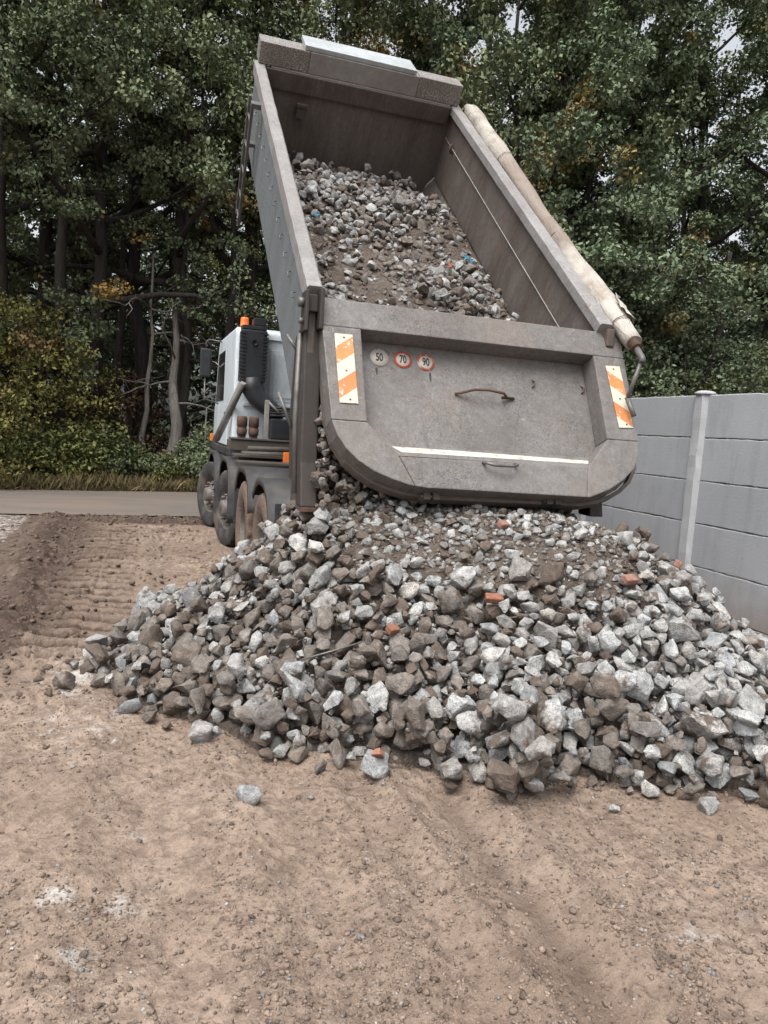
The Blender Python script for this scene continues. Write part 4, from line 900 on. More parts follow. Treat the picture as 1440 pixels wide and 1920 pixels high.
def pile_h(X, Y):
    d = toe_dist(X, Y); sl = 0.50+0.26*ss(0.3, 1.4, X)-0.20*ss(2.9, 4.2, X); h = np.where(d > 0, 0.045+sl*d, 0.045+2.0*d)
    cap = 1.20-0.05*(X-1.5)-0.10*np.clip(Y-5.2, 0, 9)
    k = 0.055; hh = -k*np.log(np.exp(-h/k)+np.exp(-cap/k))
    hh = hh+0.10*(fbm(X, Y, 1.4, 3, 0.5, 14)-0.5)*ss(0, 0.5, d)-0.13*ss(2.8, 3.8, X)*ss(0.0, 0.5, d)
    return np.where(d > -0.06, np.maximum(hh, 0), 0)
def zone_fines(X, Y):
    "where soil and small stuff lie on top: the upper middle below the gate"
    return ss(0.57, 0.86, pile_h(X, Y)+0.34*(fbm(X, Y, 2.2, 3, 0.5, 33)-0.5))*ss(1.05, 1.45, X)*ss(3.6, 3.1, X)
rs = np.random.default_rng(42)
def start(X, Y, T):
    z = zone_fines(X, Y); g0 = np.where(T > 0, 0.0, 0.0)
    return np.where(T > 0.02, np.maximum(T-0.13+0.125*z, g0+0.0), 0.0)
hp = Heap(-1.2, 6.0, 2.2, 7.6, 0.02, pile_h, start)
base0 = hp.H.copy()
def size_at(x, y, r_):
    z = float(zone_fines(np.array(x), np.array(y)))
    if r_.random() < z*0.80: return float(np.clip(r_.lognormal(math.log(0.042), 0.38), 0.02, 0.085))
    s_ = float(np.clip(r_.lognormal(math.log(0.077), 0.36), 0.033, 0.18))
    if x > 2.6 and y < 4.2: s_ *= 1.10
    return s_
def kind_at(x, y, r_):
    q = float(fbm(np.array(x), np.array(y), 1.1, 2, 0.5, 90)); pb = np.clip(0.40+(0.5-q)*1.7-0.16*(x > 2.5)+0.1*(x < 1.6), 0.1, 0.72)
    u = r_.random(); pb *= 0.88
    return 'brown' if u < pb else ('grey' if u < pb+0.22 else 'pale')
t0 = time.time(); fails = 0
for i in range(8200):
    x, y, d = hp.pick(rs)
    if d < 0.004:
        fails += 1
        if fails > 1800: break
        continue
    if y > 6.0 and rs.random() < 0.6: continue
    s_ = min(size_at(x, y, rs), max(0.045, 1.9*(d+0.035)))
    hp.drop(x, y, s_, rs, kind_at(x, y, rs))
mk = hp.T > 0.15; ov = hp.H-hp.T; print('overfill', [round(float(v), 3) for v in np.percentile(ov[mk], [5, 25, 50, 75, 95])]); print('dropped', len(hp.st), 'in', round(time.time()-t0, 1))
n_main = len(hp.st)
# straggling edge and a few loose stones just off the heap
for i in range(260):
    k = rs.integers(0, 18); a, b = TOE[k % len(TOE)], TOE[(k+1) % len(TOE)]; t_ = rs.random(); p = a+(b-a)*t_
    nrm = np.array([-(b-a)[1], (b-a)[0]]); nrm = nrm/np.linalg.norm(nrm)
    q = p-nrm*(-rs.normal(0.0, 0.09))
    s_ = float(np.clip(rs.lognormal(math.log(0.07), 0.5), 0.025, 0.16))
    hp.drop(float(q[0]), float(q[1]), s_, rs, kind_at(q[0], q[1], rs), sink=0.14)

# soil core of the heap
res = hp.res; Xh, Yh = np.meshgrid(hp.x0+np.arange(hp.nx)*res, hp.y0+np.arange(hp.ny)*res)
core = base0+0.022+0.035*(fbm(Xh, Yh, 9, 4, 0.6, 4)-0.5)+0.02*(fbm(Xh, Yh, 22, 2, 0.6, 40)-0.5)
core = np.where(hp.T > 0.05, core, -0.12)
ii = np.arange(core.size).reshape(core.shape)
q_ = np.stack([ii[:-1, :-1], ii[:-1, 1:], ii[1:, 1:], ii[1:, :-1]], -1)
keep = (np.maximum.reduce([core[:-1, :-1], core[1:, :-1], core[:-1, 1:], core[1:, 1:]]) > -0.1)
cme = np_mesh('rubble_soil', np.stack([Xh, Yh, core], -1).reshape(-1, 3), q_[keep], True)
tag(link('rubble_soil', cme, MAT['fines']), 'brown gritty soil mixed into the heap of dumped rubble', 'soil', kind='stuff')

# bigger slabs and bricks lying on top
def special(x, y, size, kind, seed, **k):
    r_ = np.random.default_rng(seed); hp.drop(x, y, size, r_, kind, **k); return len(hp.st)-1
SPEC = {}
for x, y, sz, kd, lab in ((0.50, 3.17, 0.115, 'pale', 'pale grey rock lying alone on the bare dirt before the heap'),
                          (-0.28, 5.40, 0.155, 'pale', 'whitish flat stone at the left tip of the heap'),
                          (-0.24, 4.92, 0.15, 'brown', 'brown earthy boulder at the lower left corner of the heap'),
                          (1.70, 3.02, 0.15, 'pale', 'large pale stone jutting furthest forward at the foot of the heap'),
                          (1.90, 2.98, 0.145, 'pale', 'pale rounded stone resting on the dirt right of the forward spur'),
                          (1.36, 3.36, 0.18, 'brown', 'broad brown flat stone at the foot of the heap left of the forward spur'),
                          (2.16, 2.78, 0.05, 'pale', 'small whitish pebble alone on the dirt below the right foot of the heap'),
                          (0.88, 3.40, 0.07, 'brown', 'small brown clod on the dirt before the left foot of the heap'),
                          (1.16, 3.34, 0.07, 'brown', 'round reddish brown pebble on the dirt just before the heap'),
                          (3.03, 2.70, 0.19, 'pale', 'big pale block at the lower right edge of the heap'),
                          (2.62, 2.80, 0.05, 'grey', 'small grey pebble on the dirt before the right of the heap')):
    k = special(x, y, sz, kd, int(1003+x*100+y*10), sink=0.12, tries=1, flat=0.95 if sz < 0.13 else 0.8); SPEC[k] = lab
SPEC_COL = {'round reddish brown pebble on the dirt just before the heap': (0.26, 0.13, 0.09, 0.3)}

# which stones show largest
ids, px, dep = [], [], []
for k, (p, A, c, t_, s_, kd) in enumerate(hp.st):
    W = HI[p] @ A.T+c-np.array([0, 0, CAM_H]); z = W @ CF; u = (540+1037.4*(W @ CR)/z/1.0); v = (720-1037.4*(W @ CU)/z)
    ok = (z > 0.2) & (u >= 0) & (u < 1080) & (v >= 0) & (v < 1440)
    ids.append(np.full(ok.sum(), k)); px.append((v[ok]/3).astype(int)*360+(u[ok]/3).astype(int)); dep.append(z[ok])
ids = np.concatenate(ids); px = np.concatenate(px); dep = np.concatenate(dep)
o_ = np.lexsort((dep, px)); first = np.ones(len(o_), bool); first[1:] = px[o_][1:] != px[o_][:-1]
vis = np.bincount(ids[o_][first], minlength=len(hp.st))
order = [k for k in np.argsort(-vis) if k not in SPEC]
singles = set(SPEC) | set(order[:300-len(SPEC)])
ZONES = [('at the front foot of the rubble heap', lambda c: c[2] < 0.30 and c[1] < 4.0), ('on the left flank of the rubble heap', lambda c: c[0] < 1.0),
         ('high on the rubble heap under the tailgate', lambda c: c[2] > 0.85), ('on the right slope of the rubble heap', lambda c: c[0] > 2.9), ('on the middle slope of the rubble heap', lambda c: True)]
WORD = {'pale': 'pale grey speckled', 'grey': 'mid grey', 'brown': 'brown soil-coated'}
mass = []
for k, st_ in enumerate(hp.st):
    p, A, c, t_, s_, kd = st_
    if k in singles:
        o = bpy.data.objects.new('stone', HIM[p]); COL.objects.link(o)
        M4 = Matrix.Identity(4)
        Rq, sc_ = A/np.linalg.norm(A, axis=0)[None, :], np.linalg.norm(A, axis=0)
        for i in range(3):
            for j in range(3): M4[i][j] = A[i][j]
            M4[i][3] = c[i]
        o.matrix_world = M4; o.color = t_
        if k in SPEC:
            tag(o, SPEC[k], 'stone'); o.color = SPEC_COL.get(SPEC[k], t_)
        else:
            zn = next(nm for nm, fn in ZONES if fn(c)); sw = 'large ' if s_ > 0.145 else ('small ' if s_ < 0.095 else '')
            lab = sw+WORD[kd]+' stone '+zn; tag(o, lab, 'stone', lab.replace(' stone ', ' stones '))
    else: mass.append(st_)
def mass_mesh(name, stones, protos, xf=None):
    VV, FF, CC, off = [], [], [], 0
    for p, A, c, t_, sz_, *_ in stones:
        v, f = LOW[p] if protos is LO and sz_ < 0.062 else protos[p]; VV.append(v @ A.T+c); FF.append(f+off); CC.append(np.repeat(np.array([t_], dtype=np.float32), len(v), axis=0)); off += len(v)
    V = np.concatenate(VV)
    if xf is not None: V = V @ np.array(xf.to_3x3()).T+np.array(xf.translation)
    me = np_mesh(name, V, np.concatenate(FF), True)
    cl = me.color_attributes.new('tint', 'FLOAT_COLOR', 'POINT'); cl.data.foreach_set('color', np.concatenate(CC).ravel())
    if len(protos) == NPROTO: me.set_sharp_from_angle(angle=R(32))
    return me
LO = [h[1] for h in HST]; LOW = [h[3] for h in HST]
tag(link('rubble_heap', mass_mesh('rubble_heap', mass, LO), MAT['stone_mass']), 'mass of smaller and half-buried stones in the dumped heap', 'rubble', kind='stuff')

# grit over the heap and pebbles on the dirt
def height_at(x, y):
    ix = np.clip(((x-hp.x0)/res).astype(int), 0, hp.nx-1); iy = np.clip(((y-hp.y0)/res).astype(int), 0, hp.ny-1); return core[iy, ix]
GR = [(stone_shape(ICO[2][0], 800+i, 0.7), ICO[2][1]) for i in range(12)]
def scatter(n, fn, lo, hi, r_, flat=0.7):
    out_ = []
    for i in range(n):
        q = fn(r_)
        if q is None: continue
        x, y, z, kd = q; s_ = float(np.clip(r_.lognormal(math.log((lo*hi)**0.5), 0.5), lo, hi))
        A = rot_rand(r_, 0.6)*(np.array([r_.uniform(0.8, 1.3), 1.0, flat])*s_)[None, :]
        out_.append((int(r_.integers(12)), A, np.array([x, y, z+s_*0.18]), tint(kd, r_) if isinstance(kd, str) else kd, s_, kd))
    return out_
G1 = [(stone_shape(ICO[1][0], 900+i, 0.5), ICO[1][1]) for i in range(12)]
Hm = hp.H.copy()
for dy_ in (-2, 0, 2):
    for dx_ in (-2, 0, 2): Hm = np.minimum(Hm, np.roll(np.roll(hp.H, dy_, 0), dx_, 1))
Hm = np.maximum(Hm, core)
def f_heap(r_):
    x, y = r_.uniform(-0.2, 4.6), r_.uniform(3.0, 5.8); iy, ix = int((y-hp.y0)/res), int((x-hp.x0)/res)
    if hp.T[iy, ix] < 0.12 or r_.random() > 0.45+ZF[iy, ix]: return None
    return (x, y, float(Hm[iy, ix])+0.004, ['brown', 'grey', 'pale', 'brown', 'brown'][r_.integers(5)])
ZF = zone_fines(Xh, Yh)
gr = scatter(17000, f_heap, 0.010, 0.048, np.random.default_rng(5))
tag(link('heap_grit', mass_mesh('heap_grit', gr, G1), MAT['stone_mass']), 'loose grit and chips strewn over the upper rubble heap', 'grit', kind='stuff')
GH = lambda x, y: float(ground_h(np.array([[x]]), np.array([[y]]))[0, 0])
CLOD = (0.215, 0.163, 0.128, 0.1); CLODD = (0.12, 0.088, 0.068, 0.2)
rd = np.random.default_rng(6); N_ = 185000
dy = 1.45+5.5*rd.random(N_)**1.9; dx = rd.uniform(-0.30, 1.25, N_)*dy
dens = ss(0.36, 0.62, fbm(dx, dy, 1.6, 3, 0.55, 80))*0.75+0.12
for rx in (1.42, 1.02, 0.66, 0.12): dens = dens+0.35*np.exp(-((np.abs(dx-rx)-0.26)/0.09)**2)*(fbm(dx, dy, 3, 2, 0.5, 8) > 0.48)
ok = (rd.random(N_) < dens*0.46) & (toe_dist(dx, dy) < 0.02); dx, dy = dx[ok][:30000], dy[ok][:30000]; dz = ground_h(dx, dy)
gr2 = []
for k in range(len(dx)):
    u = rd.random(); kd = CLOD if u < 0.80 else (CLODD if u < 0.95 else ('pale' if u < 0.965 else 'grey')); s_ = float(np.clip(rd.lognormal(math.log(0.0066), 0.5), 0.0032, 0.028))
    if not isinstance(kd, str): q = rd.uniform(0.75, 1.25); kd = (kd[0]*q, kd[1]*q, kd[2]*q, kd[3])
    gr2.append((int(rd.integers(12)), rot_rand(rd, 0.6)*(np.array([rd.uniform(0.8, 1.4), 1.0, 0.75])*s_)[None, :], np.array([dx[k], dy[k], dz[k]+s_*0.15]), tint(kd, rd) if isinstance(kd, str) else kd, s_, kd))
print('crumbs', len(gr2))
tag(link('dirt_crumbs', mass_mesh('dirt_crumbs', gr2, G1), MAT['stone_mass']), 'small pebbles and crumbs of soil strewn on the bare dirt', 'pebbles', kind='stuff')
def f_mud(r_):
    y = r_.uniform(4.6, 13.0); x = -1.0-0.05*(y-7)+r_.normal(0, 0.35) if r_.random() < 0.55 else r_.uniform(-0.9, 0.9)
    if r_.random() < 0.2: x = r_.uniform(-1.6, 1.0); y = 12.75+0.1*x+r_.normal(0, 0.15)
    return (x, y, 0.0, CLODD)
gr3 = scatter(1500, f_mud, 0.012, 0.06, np.random.default_rng(8))
xy = np.array([g_[2][:2] for g_ in gr3]); hz = ground_h(xy[:, 0], xy[:, 1])
for g_, z_ in zip(gr3, hz): g_[2][2] = z_+g_[4]*0.08
tag(link('mud_clods', mass_mesh('mud_clods', gr3, GR), MAT['stone_mass']), 'dark clods of churned mud beside the lorry', 'mud clods', kind='stuff')

# ---- bricks and oddments in the heap
def on_heap(x, y):
    ix, iy = int((x-hp.x0)/res), int((y-hp.y0)/res); return float(hp.H[iy-2:iy+3, ix-2:ix+3].max())
def brick(x, y, L_, W_, H_, rz, tilt, mat, lab, seed):
    r_ = np.random.default_rng(seed); mb = MB().box((-L_/2, -W_/2, -H_/2), (L_/2, W_/2, H_/2))
    bmesh.ops.subdivide_edges(mb.bm, edges=mb.bm.edges[:], cuts=4, use_grid_fill=True)
    for v in mb.bm.verts:
        n_ = float(fbm(np.array(v.co.x*60+seed), np.array(v.co.y*60+v.co.z*40), 1, 2))-0.5
        cut = max(0, v.co.x/L_+v.co.y/W_*0.6+v.co.z/H_*0.5-0.75); v.co *= (1+0.10*n_-0.25*cut)
    for f in mb.bm.faces: f.smooth = True
    o = mb.obj('brick_fragment', MAT[mat]); o.matrix_world = Matrix.Translation((x, y, on_heap(x, y)+H_*0.25)) @ Matrix.Rotation(rz, 4, 'Z') @ Matrix.Rotation(tilt, 4, 'X')
    tag(o, lab, 'brick'); return o
brick(2.03, 3.92, 0.105, 0.05, 0.038, -0.25, 0.55, 'brick', 'orange half brick lying flat in the middle of the heap', 1)
brick(2.92, 3.84, 0.10, 0.055, 0.042, 0.25, 0.6, 'brick_pale', 'dusty pink brick piece on the right slope of the heap', 2)
brick(1.42, 3.98, 0.07, 0.05, 0.04, 0.4, 0.5, 'brick', 'small orange brick chip beside a white stone left of centre', 3)
brick(2.36, 4.52, 0.07, 0.05, 0.04, 0.3, 0.5, 'brick_pale', 'faded pink brick piece in the soil under the tailgate', 4)
brick(3.45, 4.05, 0.07, 0.05, 0.04, 0.9, 0.5, 'brick_pale', 'dull pink brick crumb far out on the right slope', 5)
for a, b, lab, m_ in (((0.86, 3.90), (1.20, 3.86), 'thin grey rod lying across stones on the lower left slope', 'steel'), ((1.72, 3.42), (1.75, 3.60), 'dark rod standing up among the stones at the forward foot', 'rust')):
    za, zb = on_heap(*a), on_heap(*b)
    tag(MB().tube([(a[0], a[1], za+0.01), ((a[0]+b[0])/2, (a[1]+b[1])/2, (za+zb)/2+0.005), (b[0], b[1], zb+0.005)], 0.005, 6).obj('steel_rod', MAT[m_]), lab, 'rod')

# ------------------------------------------------------------------ load still in the body (heights measured off the floor plane)
def load_t(X, Y):   # X across, Y along the rail; returns depth below rail
    d = -1.05+0.22*ss(4.6, 3.2, Y)+0.10*ss(2.8, 0.6, Y)
    d = d+0.10*np.sin(np.pi*np.clip(X/BW, 0, 1))+0.12*(fbm(X, Y, 1.3, 3, 0.5, 71)-0.5)
    d = d+0.10*ss(0.7, 0.1, X)*ss(3.6, 1.6, Y)
    return np.where(Y < -0.05, d-0.25*np.clip(-0.05-Y, 0, 9), d)+2.0
ld_ = Heap(0.05, BW-0.05, -0.75, 4.74, 0.022, load_t, lambda X, Y, T: T-0.075+0.045*ss(0.40, 0.60, fbm(X, Y, 1.0, 3, 0.5, 28)))
rl = np.random.default_rng(77); lbase = ld_.H.copy()
def lf(x, y): return float(ss(0.46, 0.60, fbm(np.array(x), np.array(y), 1.0, 3, 0.5, 28)))
for i in range(5600):
    x, y, d = ld_.pick(rl)
    if d < 0.0 or (y < 0.1 and rl.random() < 0.6): continue
    fz = lf(x, y); s_ = float(np.clip(rl.lognormal(math.log(0.038 if rl.random() < 0.45+fz*0.4 else 0.068), 0.36), 0.02, 0.14))
    u = rl.random(); ld_.drop(x, y, s_, rl, 'brown' if u < 0.34+0.25*fz else ('grey' if u < 0.80 else 'pale'), tries=3)
for s_ in ld_.st: s_[2][2] -= 2.0
lme = mass_mesh('rubble_load', [tuple(s_) for s_ in ld_.st], LO, BM)
tag(link('rubble_load', lme, MAT['stone_mass']), 'stones and chippings of the load still sliding inside the raised body', 'rubble', kind='stuff')
Xl, Yl = np.meshgrid(ld_.x0+np.arange(ld_.nx)*ld_.res, ld_.y0+np.arange(ld_.ny)*ld_.res)
lz = lbase-2.0+0.03*(fbm(Xl, Yl, 9, 4, 0.6, 4)-0.5)
lz = lz+0.018+0.02*ss(0.45, 0.62, fbm(Xl, Yl, 1.0, 3, 0.5, 28))
ii = np.arange(lz.size).reshape(lz.shape)
LV = np.stack([Xl, Yl, lz], -1).reshape(-1, 3) @ np.array(BM.to_3x3()).T+np.array(BM.translation)
tag(link('load_soil', np_mesh('load_soil', LV, np.stack([ii[:-1, :-1], ii[:-1, 1:], ii[1:, 1:], ii[1:, :-1]], -1).reshape(-1, 4), True), MAT['fines']), 'brown sandy soil between the stones inside the raised body', 'soil', kind='stuff')
# rubble pouring out between the posts and the gate
rp = np.random.default_rng(13); pour = []
for i in range(900):
    x = rp.uniform(BX+0.11, BX+BW-0.12); z = rp.uniform(1.0, 2.25); yb = 5.62-0.30*(2.25-z)
    y = yb+rp.normal(0, 0.06); s_ = float(np.clip(rp.lognormal(math.log(0.085), 0.4), 0.03, 0.2))
    A = rot_rand(rp, 0.9)*(np.array([rp.uniform(0.8, 1.3), 1, 0.8])*s_)[None, :]; kd = ['brown', 'grey', 'pale'][int(rp.choice(3, p=[0.5, 0.3, 0.2]))]
    pour.append((int(rp.integers(NPROTO)), A, np.array([x, y, z]), tint(kd, rp), s_, kd))
for i in range(1100):       # loose ones tumbling down the left gap
    x = BX+0.10+0.9*rp.random()**1.6; z = rp.uniform(0.95, 2.3); y = rp.uniform(5.28-(2.625-z)*0.463+0.30, 5.62); s_ = float(np.clip(rp.lognormal(math.log(0.055), 0.4), 0.02, 0.12))
    A = rot_rand(rp, 0.9)*(np.array([rp.uniform(0.8, 1.3), 1, 0.8])*s_)[None, :]; kd = ['brown', 'grey', 'pale'][int(rp.choice(3, p=[0.62, 0.25, 0.13]))]
    pour.append((int(rp.integers(NPROTO)), A, np.array([x, y, z]), tint(kd, rp), s_, kd))
tag(link('pouring_rubble', mass_mesh('pouring_rubble', pour, LO), MAT['stone_mass']), 'rubble tumbling out of the body behind the open tailgate', 'rubble', kind='stuff')
mb = MB(); 
mb.prism([(5.68, 2.30), (5.30, 0.9), (6.2, 0.9), (6.2, 2.1)], BX+0.12, BX+BW-0.12, 'x')
tag(mb.obj('pouring_soil', MAT['fines']), 'brown soil packed behind the pouring rubble', 'soil', kind='stuff')
# scraps in the load
def scrap(x, f_, sx, sy, rz, mat, lab, nm):
    ix, iy = int((x-ld_.x0)/ld_.res), int((f_-ld_.y0)/ld_.res); z = float(ld_.H[iy-1:iy+2, ix-1:ix+2].max())-2.0
    mb = MB(); g_ = []
    for i in range(6):
        for j in range(4): g_.append(mb.bm.verts.new(((i/5-0.5)*sx, (j/3-0.5)*sy*(1-0.4*abs(i/5-0.5)), 0.012*math.sin(i*2.2+j*1.4)+0.012)))
    for i in range(5):
        for j in range(3): mb.bm.faces.new((g_[i*4+j], g_[i*4+j+1], g_[i*4+j+5], g_[i*4+j+4])).smooth = True
    ret = bmesh.ops.solidify(mb.bm, geom=mb.bm.faces[:], thickness=0.004)
    o = mb.obj(nm, MAT[mat]); o.matrix_world = BM @ Matrix.Translation((x, f_, z+0.01)) @ Matrix.Rotation(rz, 4, 'Z'); tag(o, lab, 'scrap')
scrap(0.52, 2.62, 0.07, 0.04, 0.2, 'blue', 'tiny scrap of blue plastic near the middle of the load', 'plastic_scrap')
scrap(2.18, 2.40, 0.17, 0.05, -1.1, 'blue', 'strip of blue plastic at the right edge of the load', 'plastic_scrap')
scrap(1.72, 1.75, 0.10, 0.035, 1.4, 'orange_scrap', 'orange sliver standing among the stones of the load', 'orange_sliver')
print('stones done', round(time.time()-t0, 1))

# ------------------------------------------------------------------ wood behind the road
def leaf_cloud(centres, radii, per, size, r_, droop=0.25):
    """one folded leaf (two triangles) per sample, clustered round twig centres"""
    n = len(centres)*per
    c = np.repeat(centres, per, axis=0); rad = np.repeat(radii, per)
    d = r_.normal(size=(n, 3)); d /= np.linalg.norm(d, axis=1, keepdims=True); u = r_.random(n)**0.45
    p = c+d*(u*rad)[:, None]*np.array([1.0, 1.0, 0.62])
    ax = r_.normal(size=(n, 3)); ax[:, 2] -= droop; ax += d*0.6; ax /= np.linalg.norm(ax, axis=1, keepdims=True)
    up = r_.normal(size=(n, 3))*0.55+np.array([0, 0, 1.0]); sd_ = np.cross(ax, up); sd_ /= np.linalg.norm(sd_, axis=1, keepdims=True)+1e-9
    nn = np.cross(sd_, ax); L = size*r_.uniform(0.65, 1.3, n)[:, None]; W = L*r_.uniform(0.26, 0.40, n)[:, None]
    A = p-ax*L*0.5; B = p+sd_*W+nn*L*0.10; C_ = p+ax*L*0.5; D = p-sd_*W+nn*L*0.10
    V = np.stack([A, B, C_, D], 1).reshape(-1, 3); b = np.arange(n)*4
    return V, np.concatenate([np.stack([b, b+1, b+2], 1), np.stack([b, b+2, b+3], 1)])
def branch_path(r_, p0, d, L, n=6, wob=0.16, rise=0.06):
    P = [np.array(p0, float)]; d = np.array(d, float)/np.linalg.norm(d)
    for i in range(n):
        d = d+r_.normal(0, wob, 3)+np.array([0, 0, rise]); d /= np.linalg.norm(d); P.append(P[-1]+d*L/n)
    return P
def tree_proto(seed, H, first, spread, per, leafs, nl=11, rad0=0.24, lean=0.0, bare=0.0):
    r_ = np.random.default_rng(seed); mb = MB()
    n = 12; P = []; x = y = 0.0
    for i in range(n+1):
        x += r_.normal(0, 0.10)+lean*H/n; y += r_.normal(0, 0.10); P.append((x if i else 0, y if i else 0, H*0.93*i/n))
    mb.tube([(P[0][0], P[0][1], -0.3)]+P, [rad0*1.35]+[rad0*(1-0.90*(i/n)**0.9) for i in range(n+1)], 9)
    cen, rads = [], []
    for k in range(nl):
        hz = first+(H*0.9-first)*(k+r_.random()*0.6)/nl; t_ = min(n-1, int(hz/(H*0.93)*n)); p0 = np.array(P[t_])+(np.array(P[t_+1])-np.array(P[t_]))*(hz/(H*0.93)*n-t_)
        a = k*2.4+r_.normal(0, 0.4); el = 0.15+0.6*k/nl+r_.normal(0, 0.1); L = spread*(1.1-0.62*(k/nl)**1.5)*r_.uniform(0.75, 1.15)
        br = branch_path(r_, p0, (math.cos(a)*math.cos(el), math.sin(a)*math.cos(el), math.sin(el)), L)
        r1 = rad0*0.42*(1-0.55*k/nl); mb.tube(br, [r1*(1-0.85*i/(len(br)-1)) for i in range(len(br))], 6)
        for i in range(2, len(br)):
            for q in range(2 if i < len(br)-1 else 3):
                d = br[i]-br[i-1]; d = d/np.linalg.norm(d)+r_.normal(0, 0.75, 3)
                tw = branch_path(r_, br[i], d, L*r_.uniform(0.22, 0.42), 3, 0.2)
                mb.tube(tw, [r1*0.30*(1-0.8*j/3) for j in range(4)], 4)
                for j in (1, 2, 3):
                    if r_.random() > bare: cen.append(tw[j]); rads.append(r_.uniform(0.22, 0.46))
    for f in mb.bm.faces: f.smooth = True
    bmesh.ops.recalc_face_normals(mb.bm, faces=mb.bm.faces)
    tm = bpy.data.meshes.new('trunk'); mb.bm.to_mesh(tm); mb.bm.free()
    V, Fc = leaf_cloud(np.array(cen), np.array(rads), per, leafs, r_)
    return tm, V, Fc
def crown_mesh(V, Fc, mat):
    me = np_mesh('crown', V, Fc); me.materials.append(mat); return me
def with_mat(o, mat):
    o.material_slots[0].link = 'OBJECT'; o.material_slots[0].material = mat; return o
t1 = time.time()
PROTO = []
for sd_, H, fi, spd, per, lf_, nl, r0 in ((1, 15.5, 4.6, 4.4, 88, 0.105, 14, 0.25), (2, 14.5, 2.6, 4.0, 88, 0.105, 13, 0.22), (3, 16.5, 5.2, 4.8, 84, 0.108, 14, 0.28), (4, 13.5, 2.2, 3.8, 92, 0.102, 13, 0.18)):
    tm, V, Fc = tree_proto(sd_, H, fi, spd, per, lf_, nl, r0); tm.materials.append(MAT['bark'])
    PROTO.append((tm, {k: None for k in ('oak', 'oak_hazed', 'olive')}, V, Fc)); print('tree', sd_, len(Fc))
def crown_of(i, mt):
    tm, d, V, Fc = PROTO[i]
    if d.get('me') is None: d['me'] = crown_mesh(V, Fc, MAT['oak'])
    return d['me']
def put_tree(i, mt, x, y, rz, sc, label, group=None, name='oak_tree'):
    o = empty(name, (x, y, 0)); o.rotation_euler = (0, 0, rz); o.scale = (sc, sc, sc*random.uniform(0.96, 1.06)); tag(o, label, 'tree', group)
    link('trunk', PROTO[i][0], None, o); with_mat(link('crown', crown_of(i, mt), None, o), MAT[mt]); return o
def polar(px_, dist):
    "ground position seen at photograph column px_, dist metres away"
    a = YAW+math.atan((px_-720)/FPX); return dist*math.sin(a), dist*math.cos(a)
FRONT = [(-130, 19.5, 1, 'oak', 0.98, 'green tree with olive lower leaves at the left edge of the wood'),
         (0, 19.4, 0, 'oak', 0.95, 'leafy green oak drooping near the left edge'),
         (70, 21.2, 2, 'oak', 0.98, 'tall green oak second from the left with orange sprigs'),
         (160, 19.6, 0, 'oak', 0.92, 'oak with yellow sprigs over the olive bushes'),
         (235, 21.0, 2, 'oak', 0.92, 'green tree with a yellowing patch left of the lorry'),
         (330, 20.0, 0, 'oak', 1.0, 'dark-trunked oak standing behind the lorry mirror'),
         (450, 20.6, 2, 'oak', 0.94, 'dense green oak directly behind the white cab'),
         (590, 21.0, 0, 'oak', 1.0, 'tall oak rising behind the left rail of the raised body'),
         (720, 20.5, 1, 'oak', 1.05, 'green oak hidden in part behind the raised headboard'),
         (850, 21.5, 2, 'oak_hazed', 0.98, 'forked oak showing above the rolled tarpaulin'),
         (885, 19.6, 3, 'oak', 1.12, 'leafy oak filling the gap over the upper end of the tarpaulin'),
         (950, 20.0, 1, 'oak_hazed', 1.02, 'bright green oak just right of the tarpaulin'),
         (1050, 21.8, 3, 'oak', 1.10, 'tall slender oak between the tarpaulin and the crank'),
         (1150, 20.5, 1, 'oak_hazed', 1.0, 'oak with rusty leaf sprigs above the crank'),
         (1270, 21.0, 3, 'oak_hazed', 1.10, 'rounded green oak above the wall post'),
         (1385, 21.5, 1, 'oak', 1.02, 'tall oak with brownish crown near the right edge'),
         (1520, 20.5, 3, 'oak_hazed', 1.08, 'green oak cut off by the right edge of the picture')]
for k, (px_, ds, i, mt, sc, lab) in enumerate(FRONT):
    x, y = polar(px_, ds); put_tree(i, mt, x, y, k*1.7+0.3, sc, lab)
back = [(px_+random.uniform(-50, 50), dd+random.uniform(-1.2, 1.2)) for dd, st_ in ((26.0, 170), (31.0, 190)) for px_ in range(-150, 1650, st_)]
for k, (px_, ds) in enumerate(back):
    x, y = polar(px_, ds); put_tree(k % 4, ('oak', 'oak_hazed', 'olive')[k % 3 if ds > 28 else k % 2], x, y, k*2.1, random.uniform(0.72, 0.90), 'dim tree deep in the wood behind the front row', 'trees deep in the wood')
# far mass of the wood
rf = np.random.default_rng(31); cen = []; rads = []
for k in range(2100):
    px_ = rf.uniform(-350, 1850); x, y = polar(px_, rf.uniform(37, 44)); cen.append((x, y, rf.uniform(0.3, 11.5))); rads.append(rf.uniform(0.8, 1.6))
V, Fc = leaf_cloud(np.array(cen), np.array(rads), 26, 0.42, rf)
tag(link('far_wood', crown_mesh(V, Fc, MAT['far_leaf_shade'])  , None), 'dark mass of the far wood behind the trees', 'wood', kind='stuff')
